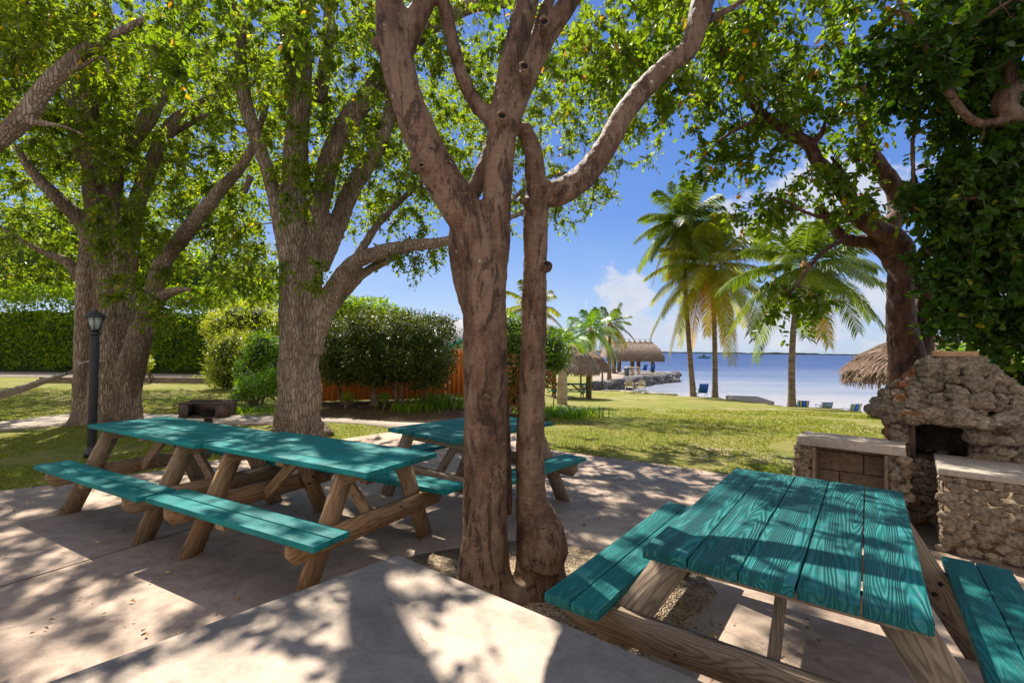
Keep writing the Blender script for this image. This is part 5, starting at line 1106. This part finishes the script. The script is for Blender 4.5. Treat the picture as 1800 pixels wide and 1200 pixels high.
# ------------------------------------------------------------------ fence, cottage
def fence(label, a, b_, h, dark=False):
    d = b_-a; rz = math.atan2(d.y, d.x); L = d.length; root = empty('board_fence', a, rz, label, 'fence', None); n = int(L/.14); mb = MB()
    for i in range(n):
        x = (i+.5)*L/n; mb.box((x, random.uniform(-.002, .002), h/2+.04+random.uniform(-.008, .008)), (L/n-.0015, .018, h), None, random.random())
    mb.build('boards', M_FENCE, root); mb = MB()
    for z in (.3, h-.2): mb = MB(); mb.box((L/2, .03, z), (L, .035, .08)); mb.build('rail', M_FENCE, root)
fence('long orange board fence behind the clipped bush', G(545, 707), G(783, 702), 1.5)
fence('short sunlit orange fence panel right of the clipped bush', G(783.5, 702), G(940, 699), 1.5)
def cottage():
    Yc = 24; c0 = P(789, 603, Yc); ez = c0.z; pk = P(880, 560, Yc+.2); rc = P(915, 587, Yc+.5); dr = Vector((-.80, .60, 0)); L = 11.0; root = empty('cottage', (c0.x, c0.y, 0), 0, 'pale green cottage with white metal roof and teal trim behind the fence', 'house')
    A, Pk, Rc = Vector((c0.x, Yc, ez)), Vector((pk.x, pk.y, pk.z)), Vector((rc.x, rc.y, rc.z)); off = dr*L; dn = Vector((0, 0, -.06))
    mb = MB(); V = [A, Pk, Pk+off, A+off]; 
    def slab(q): 
        V = q+[v+dn for v in q]; mb.add(V, [(0, 1, 2, 3), (7, 6, 5, 4), (0, 4, 5, 1), (1, 5, 6, 2), (2, 6, 7, 3), (3, 7, 4, 0)])
    slab([A, Pk, Pk+off, A+off]); slab([Pk, Rc, Rc+off, Pk+off])
    for i in range(26):                                  # standing seams
        o_ = dr*(L*(i+.5)/26); mb.tube([A+o_+Vector((0, 0, .012)), Pk+o_+Vector((0, 0, .012))], [.014, .014], 4)
    local(mb.build('roof', M_ROOF), root); mb = MB(); f = Vector((.03, -.04, 0))
    def fascia(p, q, h=.2): mb.add([p+f, q+f, q+f+Vector((0, 0, -h)), p+f+Vector((0, 0, -h)), p+f*2.2, q+f*2.2, q+f*2.2+Vector((0, 0, -h)), p+f*2.2+Vector((0, 0, -h))], [(0, 1, 2, 3), (4, 7, 6, 5), (0, 4, 5, 1), (3, 2, 6, 7)])
    fascia(A+dn, Pk+dn); fascia(Pk+dn, Rc+dn); f = Vector((-.04, -.03, 0)); fascia(A+dn, A+off+dn); local(mb.build('fascia', M_TRIM), root)
    mb = MB(); i1 = dr*.35; a, p_, r_ = A.lerp(Rc, .06)+i1+Vector((0, 0, -.08)), Pk+i1+Vector((0, 0, -.12)), A.lerp(Rc, .94)+i1+Vector((0, 0, -.08)); a2, r2 = Vector((a.x, a.y, -1)), Vector((r_.x, r_.y, -1)); o2 = dr*(L-.6)
    mb.add([a2, r2, r_, p_, a, a2+o2, r2+o2, r_+o2, p_+o2, a+o2], [(0, 1, 2, 3, 4), (0, 4, 9, 5), (1, 6, 7, 2), (5, 9, 8, 7, 6)]); local(mb.build('wall', M_WALL), root)
    mb = MB(); q = P(796, 611, Yc-.2); mb.lathe((q.x+.25, q.y+.15, q.z), [(.02, .08), (.16, .03), (.17, 0), (.02, -.01)], 16); local(mb.build('wall_lamp', M_BLACK, None, True), root)
cottage()
def shed():
    Y = 21; a = P(475, 592, Y); root = empty('shed', (a.x+1.5, Y, 0), 0, 'small building with flat teal edged roof peeking left of the second tree', 'shed')
    mb = MB(); mb.box((a.x+1.6, Y+1, a.z), (3.2, 2.4, .08)); local(mb.build('roof', M_CRATE), root)
    mb = MB(); mb.box((a.x+1.6, Y-.2-.02, a.z-.12), (3.2, .04, .16)); local(mb.build('fascia', M_TRIM), root)
    mb = MB(); mb.box((a.x+1.8, Y+1, (a.z-.05)/2), (2.6, 2.0, a.z-.06)); local(mb.build('wall', M_WALL), root)
shed()

# ------------------------------------------------------------------ thatched huts
def thatch(mb, c, prof, ns_pts, n, ll, rg, sx=1, sy=1, rz=0, w=.03):
    """thatch blades lying down the slope; prof = list of (r,z) eave to apex"""
    pr = np.array(prof); cum = np.concatenate([[0], np.cumsum(np.hypot(*np.diff(pr, axis=0).T))]); V = []; F = []; R_ = []
    wts = []
    for i in range(n):
        t = 1-math.sqrt(rg.random())*.98; 
        if rg.random() < .25: t = abs(rg.normal(0, .03))
        s = t*cum[-1]; r = np.interp(s, cum, pr[:, 0]); z = np.interp(s, cum, pr[:, 1]); r2 = np.interp(max(0, s-.05), cum, pr[:, 0]); z2 = np.interp(max(0, s-.05), cum, pr[:, 1])
        if s < .06: dv = np.array([.15, -1.0])
        else: dv = np.array([r2-r, z2-z])
        dv = dv/np.linalg.norm(dv); a = rg.uniform(0, 6.283); L = ll*rg.uniform(.6, 1.3); lift = rg.uniform(.0, .06)
        rd = Vector((math.cos(a)*sx, math.sin(a)*sy, 0)); tn = Vector((-math.sin(a)*sx, math.cos(a)*sy, 0)).normalized(); p = Vector(c)+rd*r+Vector((0, 0, z+.01))
        d = (rd*dv[0]+Vector((0, 0, dv[1]))+tn*rg.uniform(-.18, .18)).normalized(); nrm = d.cross(tn); 
        if nrm.z < 0: nrm = -nrm
        e = p+d*L+nrm*lift; k = len(V); V += [p-tn*w, p+tn*w, e+tn*w*.4, e-tn*w*.4]; F.append((k, k+1, k+2, k+3)); R_.append(rg.random())
    return V, F, R_
def tiki(name, label, c, prof, m, posts, n, ll, zg, sx=1, sy=1, w=.03, postr=.07, seed=0):
    rg = np.random.default_rng(seed); root = empty(name, (c[0], c[1], zg), 0, label, 'thatched hut'); mb = MB(); ns = 40; V = []; F = []
    for r, z in prof:
        for i in range(ns): a = 2*math.pi*i/ns; V.append((c[0]+r*sx*math.cos(a), c[1]+r*sy*math.sin(a), c[2]+z))
    for k in range(len(prof)-1):
        for i in range(ns): j = (i+1) % ns; F.append((k*ns+i, k*ns+j, (k+1)*ns+j, (k+1)*ns+i))
    V2, F2, r2 = thatch(mb, c, prof, 0, n, ll, rg, sx, sy, w=w); o0 = len(V)
    Vv = np.array([tuple(v) for v in V]+[tuple(v) for v in V2]); Ff = np.array(F+[tuple(i+o0 for i in f) for f in F2])
    o = fastmesh('thatch_roof', Vv, Ff, m, None, False, {'rnd': [.2]*len(F)+list(r2)}); local(o, root)
    for x, y in posts:
        mb = MB(); mb.tube([(c[0]+x, c[1]+y, zg-.1), (c[0]+x, c[1]+y, c[2]+.25)], [postr, postr], 10); local(mb.build('post', M_POST, None, True), root)
    return root
Yt = 14.0; cc = P(1622, 660, Yt); tiki('thatched_umbrella', 'round thatched beach shade behind the red barked tree', (cc.x, Yt, P(1480, 652, Yt).z), [(1.85, 0), (1.8, .14), (1.38, .52), (.8, .84), (.3, 1.05), (.02, 1.12)], M_THATCHD, [(0, 0)], 9000, .42, -1.9, w=.02, postr=.09)
Yt = 25; cc = P(1006, 650, Yt); tiki('thatched_hut', 'small round thatched hut over the distant picnic table', (cc.x, Yt, P(1000, 647, Yt).z), [(1.35, 0), (1.22, .2), (.8, .75), (.35, 1.15), (.02, 1.35)], M_THATCH, [(-.95, -.5), (.85, -.5), (-.9, .7), (.9, .7)], 5000, .32, gz(3, 25)-.05, w=.025, postr=.08, seed=3)
Yt = 36; cc = P(1040, 650, Yt); tiki('thatched_hut', 'rear thatched hut partly hidden by the small round hut', (cc.x, Yt, P(1040, 646, Yt).z), [(1.35, 0), (1.2, .2), (.7, .8), (.02, 1.25)], M_THATCHD, [(-.8, 0), (.8, 0)], 2500, .4, -1.2, w=.03, seed=4)
def pavilion():
    Y = 66; zg = -1.35; x0, x1 = P(1062, 640, Y).x, P(1157, 640, Y).x; ze = P(1110, 627.5, Y).z; zr = P(1110, 600, Y).z; cx = (x0+x1)/2; root = empty('thatched_pavilion', (cx, Y, zg), 0, 'long thatched pavilion standing on the rock edged jetty', 'pavilion'); rg = np.random.default_rng(9)
    d = 5.0; rx0, rx1 = P(1066, 600, Y).x, P(1146, 600, Y).x; V = [(x0-.2, Y-d/2, ze), (x1, Y-d/2, ze), (x1, Y+d/2, ze), (x0-.2, Y+d/2, ze), (rx0, Y, zr), (rx1, Y, zr)]
    F4 = [(0, 1, 5, 4), (2, 3, 4, 5)]; F3 = [(1, 2, 5), (3, 0, 4)]; BV = []; BF = []; br = []
    for (a, b_, c_, e_), n in (((V[0], V[1], V[5], V[4]), 7000), ((V[1], V[2], V[5], V[5]), 2600)):
        a, b_, c_, e_ = map(Vector, (a, b_, c_, e_)); tn = (b_-a).normalized()
        for i in range(n):
            u, t = rg.random(), 1-math.sqrt(rg.random()) if rg.random() > .25 else abs(rg.normal(0, .02)); lo = a.lerp(b_, u); hi = e_.lerp(c_, u); p = lo.lerp(hi, t); dn_ = (lo-hi).normalized() if t > .03 else Vector((0, -.2, -1)); dn_ = (dn_+tn*rg.uniform(-.15, .15)).normalized(); bulge = Vector((0, -.25 if n > 3000 else 0, .25))*math.sin(math.pi*min(1, t*1.1)); nr = Vector((0, -.5, .8)) if n > 3000 else Vector((.6, -.2, .8)); L = rg.uniform(.3, .7); w_ = .045
            p = p+bulge+nr*.03; e = p+dn_*L+nr*rg.uniform(0, .1); k = len(BV); BV += [p-tn*w_, p+tn*w_, e+tn*w_*.4, e-tn*w_*.4]; BF.append((k+6, k+7, k+8, k+9)); br.append(rg.random())
    allV = V+[tuple(v) for v in BV]; o = fastmesh('thatch_roof', np.array(allV), [F4+BF, F3], M_THATCH, None, False, {'rnd': [.15, .15]+br+[.15, .15]}); local(o, root)
    mb = MB()
    for i in range(9):
        x = rx0+(rx1-rx0)*(i+.3)/8.6
        for s in (-1, 1): mb.tube([(x-.22*s, Y-.3, zr-.25), (x+.22*s, Y+.1, zr+.42)], [.045, .045], 6)
    local(mb.build('ridge_poles', M_POST), root)
    for x in (1078, 1087, 1110, 1121, 1146):
        for y in (-1.9, 1.9):
            q = P(x+(3 if y > 0 else 0), 640, Y+y); mb = MB(); mb.tube([(q.x, q.y, zg), (q.x, q.y, ze+.4)], [.16, .15], 8); local(mb.build('post', M_POST, None, True), root)
pavilion()
# jetty land, its rocks and wall
def jetty():
    z = -1.3; 
    pl = [P(905, 0, 38), P(962, 0, 36), P(1040, 0, 37.0), P(1062, 0, 42), P(1100, 0, 49), P(1140, 0, 56), P(1182, 0, 60), P(1184, 0, 70), P(905, 0, 76)]
    pl = [Vector((p.x, p.y, z)) for p in pl]; sheet('sand', pl, M_SAND, 1.2)
    mb = MB(); i = 0
    path = [(1030, 37.5), (1052, 40), (1078, 43.5), (1105, 48), (1130, 52.5), (1155, 56), (1183, 59.5), (1186, 63)]
    for (a, ya), (b_, yb) in zip(path[:-1], path[1:]):
        n = 15
        for k in range(n):
            for lv in range(2):
                t = (k+random.random())/n; q = P(a+(b_-a)*t, 640, ya+(yb-ya)*t); i += 1; s = random.uniform(.35, .7)
                rock(mb, (q.x+random.uniform(-.3, .3), q.y-.2-.5*(1-lv)+random.uniform(-.3, .3), z-.55+.5*lv+random.uniform(-.1, .1)), (s, s*.8, s*.62), i*1.1, 0, 2, .4)
    o = mb.build('rock_revetment', M_ROCK); tag(o, 'line of dark boulders edging the jetty', 'boulders', kind='stuff')
    a, b_ = P(1090, 640, 61), P(1183, 640, 61); mb = MB(); mb.box(((a.x+b_.x)/2, 62, z+.1), (b_.x-a.x, 4.5, .22)); o = mb.build('jetty_deck', M_CONC); tag(o, 'pale concrete deck of the jetty under the pavilion', 'deck')
jetty()
# seawall cap along the lawn
def seawall():
    mb = MB(); pts = [T(1058, 686), T(1090, 686.5), T(1130, 689.5), T(1190, 693.5)]
    for a, b_ in zip(pts[:-1], pts[1:]):
        d = b_-a; mb.box((a+b_)/2+Vector((0, .1, -.05)), (d.length+.02, .45, .16), Matrix.Rotation(math.atan2(d.y, d.x), 3, 'Z'))
    o = mb.build('seawall_cap', M_CONC); tag(o, 'white concrete cap along the lawn edge behind the plastic chairs', 'seawall')
    # low concrete dock by the middle palm
    a = G(1345, 711, -1.3); mb = MB(); c = P(1322, 705, 27.0); mb.box((c.x, 27.4, -1.25), (1.75, 3.2, .55), Matrix.Rotation(R(-12), 3, 'Z'), 0, .03); o = mb.build('boat_ramp_block', M_CONC); tag(o, 'low pale concrete block at the water between the palms', 'concrete block')
seawall()
# ------------------------------------------------------------------ chairs and small things
def plastic_chair(p, rz, label, group):
    root = empty('plastic_chair', p, rz, label, 'armchair', group)
    mb = MB(); mb.box((0, 0, .40), (.46, .44, .03), Matrix.Rotation(R(-4), 3, 'X'), 0, .01); mb.build('seat', M_BEIGE, root)
    mb = MB()
    for i in range(7): x = (i-3)*.062; h = .44-.035*abs(i-3)**1.4*.5; mb.box((x, .23+h*.12, .43+h/2), (.04, .016, h), Matrix.Rotation(R(-13), 3, 'X'))
    pts = [(-.23, .2, .42), (-.23, .27, .72), (-.14, .31, .86), (0, .32, .9), (.14, .31, .86), (.23, .27, .72), (.23, .2, .42)]; a, r_ = spline(pts, [.018]*7, 4); mb.tube(a, r_, 6); mb.build('backrest', M_BEIGE, root)
    for sx in (-1, 1):
        mb = MB(); a, r_ = spline([(sx*.25, .25, .64), (sx*.29, 0, .66), (sx*.28, -.2, .62), (sx*.26, -.24, .5)], [.022, .026, .026, .018], 4); mb.tube(a, r_, 6); mb.build('armrest', M_BEIGE, root)
        for sy in (-1, 1):
            mb = MB(); mb.tube([(sx*.23, sy*.2, .42), (sx*.27, sy*.25, 0)], [.026, .018], 6); mb.build('leg', M_BEIGE, root)
    return root
for i, (px, lab) in enumerate(((1106, 'left beige plastic armchair on the lawn edge facing the water'), (1126, 'right beige plastic armchair on the lawn edge facing the water'))):
    p = T(px, 690); p.z = gz(p.x, p.y)-.02; plastic_chair(p, R(165) if i == 0 else R(185), lab, 'beige plastic chairs by the water')
def beach_chair(p, rz, label, mfab, h=.55, group='folding beach chairs', zs=.28):
    root = empty('beach_chair', p, rz, label, 'beach chair', group)
    mb = MB(); mb.box((0, .30, zs+h*.47), (.52, .012, h), Matrix.Rotation(R(-20), 3, 'X')); mb.build('backrest', mfab, root)
    mb = MB(); mb.box((0, -.02, zs), (.5, .46, .012), Matrix.Rotation(R(5), 3, 'X')); mb.build('seat', mfab, root)
    for sx in (-1, 1):
        mb = MB(); mb.tube([(sx*.27, .18, zs-.02), (sx*.27, .18+h*.36, zs+h)], [.012, .012], 6); mb.tube([(sx*.27, -.28, zs+.02), (sx*.27, .22, zs)], [.012, .012], 6); mb.tube([(sx*.27, -.25, 0), (sx*.27, .2, zs+.2)], [.012, .012], 6); mb.tube([(sx*.27, .3, 0), (sx*.27, -.2, zs+.2)], [.012, .012], 6); mb.build('side_frame', M_ALU, root)
        mb = MB(); mb.box((sx*.27, 0, zs+.22), (.04, .4, .02)); mb.build('armrest', M_ALU, root)
    return root
def on(px, py, up=0.0, dy=0): p = T(px, py); p.y += dy; p.z = gz(p.x, p.y)+up; return p
beach_chair(on(1233, 698), R(182), 'plain blue folding chair between the paired palms', M_BLUEF, .60)
p = P(1407, 728.5, 24.8); beach_chair(p, R(172), 'blue and yellow striped chair beside the single palm trunk', M_STR1, .5)
p = P(1447, 729, 24.2); beach_chair(p, R(180), 'green and white striped low chair in the middle of the three at the crest', M_STR2, .42)
p = P(1495, 736.5, 23.2); beach_chair(p, R(185), 'blue and yellow striped chair farthest right on the crest', M_STR1, .52)
for px, lab in ((1132, 'left blue chair on the jetty deck under the pavilion'), (1146, 'right blue chair on the jetty deck near the pavilion corner post')):
    p = P(px, 650, 63); p.z = -1.08; r_ = beach_chair(p, R(195), lab, M_BLUEF, .8); r_.scale = (1.0, 1.0, .95)
def bin_():
    p = P(1102, 640, 57); mb = MB(); mb.lathe((p.x, p.y, -1.3), [(.26, 0), (.32, .85), (.35, .88), (.35, .95), (.08, 1.0)], 16); o = mb.build('litter_bin', M_BIN, None, True); tag(o, 'round dark grey bin beside the pavilion', 'bin')
    p = P(1112, 640, 58); root = empty('fish_cleaning_table', (p.x, p.y, -1.3), 0, 'pale wooden stand under the pavilion edge', 'table')
    mb = MB(); mb.box((0, 0, .98), (1.7, .8, .10)); mb.build('tabletop', M_CRATE, root)
    for x in (-.7, 0, .7): mb = MB(); mb.box((x, 0, .465), (.26, .5, .93)); mb.build('leg', M_CRATE, root)
bin_()
def stake():
    p = T(973, 716); mb = MB(); mb.tube([(0, 0, -.02), (.01, 0, .42)], [.018, .015], 8); o = mb.build('wooden_stake', M_POST, None, True); o.location = (p.x, p.y, gz(p.x, p.y)); tag(o, 'thin wooden stake left of the bottle palm', 'stake')
stake()
def mast():
    p = P(1029, 640, 52); mb = MB(); mb.tube([(0, 0, 0), (0, 0, 8.2)], [.05, .025], 8); mb.tube([(-.3, 0, 7.2), (.3, 0, 7.2)], [.02, .02], 6); o = mb.build('flag_pole', M_ROOF, None, True); o.location = (p.x, 52, -1.3); tag(o, 'thin pale pole rising behind the shaggy palm', 'pole')
mast()
def boat():
    p = P(1238, 627, 320); p.z = WZ; root = empty('motor_boat', p, 0, 'tiny motor boat far out on the bay between the paired palms', 'boat'); k = 320/FP; mb = MB()
    L, W_, H = 8.0, 2.2, 1.1; V = []
    for x, w_, z0 in ((-4, .8, 0), (-2, 1, 0), (0, 1, 0), (2, .8, .1), (4, .05, .5)): V += [(x, -W_/2*w_, H), (x, 0, z0-.2), (x, W_/2*w_, H)]
    F = [(3*i+a, 3*(i+1)+a, 3*(i+1)+a+1, 3*i+a+1) for i in range(4) for a in (0, 1)]+[(3*i, 3*i+2, 3*i+5, 3*i+3) for i in range(4)]; mb.add(V, F+[(0, 1, 2)]); mb.build('hull', M_HULL, root)
    mb = MB(); mb.box((-.5, 0, 1.9), (1.8, 1.4, 1.4)); mb.build('cabin', M_BIN, root); mb = MB(); mb.tube([(-.5, 0, 2.4), (-.5, 0, 4.2)], [.12, .08], 6); mb.build('mast', M_BIN, root)
boat()
# ------------------------------------------------------------------ grass blades and litter
def inpoly(x, y, poly):
    c = False; n = len(poly); j = n-1
    for i in range(n):
        if (poly[i].y > y) != (poly[j].y > y) and x < (poly[j].x-poly[i].x)*(y-poly[i].y)/(poly[j].y-poly[i].y)+poly[i].x: c = not c
        j = i
    return c
PAT = [Vector((-16, 8.4, 0))]+patio+[Vector((3.6, 5.9, 0)), Vector((9.5, 1.5, 0)), Vector((9, -3, 0)), Vector((-16, -3, 0))]
PTH = gp([(-120, 752), (0, 740), (130, 726), (250, 727), (480, 730), (570, 733), (700, 738), (800, 741), (860, 744)])+gp([(-120, 772), (0, 757), (130, 745), (300, 745), (480, 745), (570, 741), (640, 745), (700, 753), (840, 753)])[::-1]
def grass():
    n = 90000; py = rng.uniform(0, 1, n); Yd = 5.2*(17/5.2)**py; px = rng.uniform(-40, 1640, n); X = (px-900)/FP*Yd
    keep = []; 
    for i in range(n):
        if not inpoly(X[i], Yd[i], PAT) and not inpoly(X[i], Yd[i], PTH) and mn.noise(Vector((X[i]*.5, Yd[i]*.5, 7))) > -.28: keep.append(i)
    X, Yd = X[keep], Yd[keep]; n = len(X); Z = np.array([gz(x, y)-.025 for x, y in zip(X, Yd)]); a = rng.uniform(0, 6.28, n); h = rng.uniform(.018, .045, n); w_ = .0035+.0009*Yd; ln = rng.normal(0, .018, (n, 2))
    s = np.stack([np.cos(a)*w_, np.sin(a)*w_, np.zeros(n)], 1); b = np.stack([X, Yd, Z], 1); t = b+np.stack([ln[:, 0], ln[:, 1], h], 1)
    V = np.stack([b-s, b+s, t], 1).reshape(-1, 3); F = np.arange(3*n).reshape(-1, 3); r = np.clip(rng.normal(.5, .22, n), 0, 1)
    o = fastmesh('grass', V, F, M_BLADE, None, False, {'rnd': r}); tag(o, 'short lawn grass blades around the patio', 'grass', kind='stuff')
grass()
def litter():
    pts = []; 
    for _ in range(2600):
        q = Vector((random.uniform(-6.5, 5), random.uniform(1.2, 8.5), 0))
        if mn.noise(q*.9+Vector((3, 8, 0))) > -.05 and inpoly(q.x, q.y, PAT): pts.append((q, .006))
    for _ in range(380): t = random.random(); a, b_ = G(958, 789), G(1380, 848); q = a.lerp(b_, t)+Vector((random.gauss(0, .05), random.gauss(0, .07), 0)); pts.append((q, .008))
    for _ in range(500): px = random.uniform(720, 1250); py = random.uniform(960, 1150); pts.append((G(px, py), .014))
    for _ in range(500): pts.append((Vector((random.uniform(-6, 3), random.uniform(6.5, 13), 0)), .012))
    C = []
    for q, z in pts:
        if q.y < 1.2: continue
        C.append((q.x, q.y, gz(q.x, q.y)+z+.002))

    C = np.array(C); n = len(C); d = rng.normal(size=(n, 3)); d[:, 2] *= .12; d = unit(d); nm = unit(rng.normal(size=(n, 3))*.25+np.array([0, 0, 1])); L = rng.uniform(.014, .042, n); V, F = leafgeo(C, d, nm, L, L*rng.uniform(.35, .6, n), False, .28)
    V[:, 2] += .007; o = fastmesh('fallen_leaves', V, F, M_DRY, None, False, {'rnd': np.repeat(rng.random(n), 2)}); tag(o, 'scattered dry brown leaves on the patio and gravel', 'leaves', kind='stuff')
litter()
for o in bpy.data.objects:
    if o.parent and o.type == 'MESH' and o.name.split('.')[0] in ('stonework',): pass
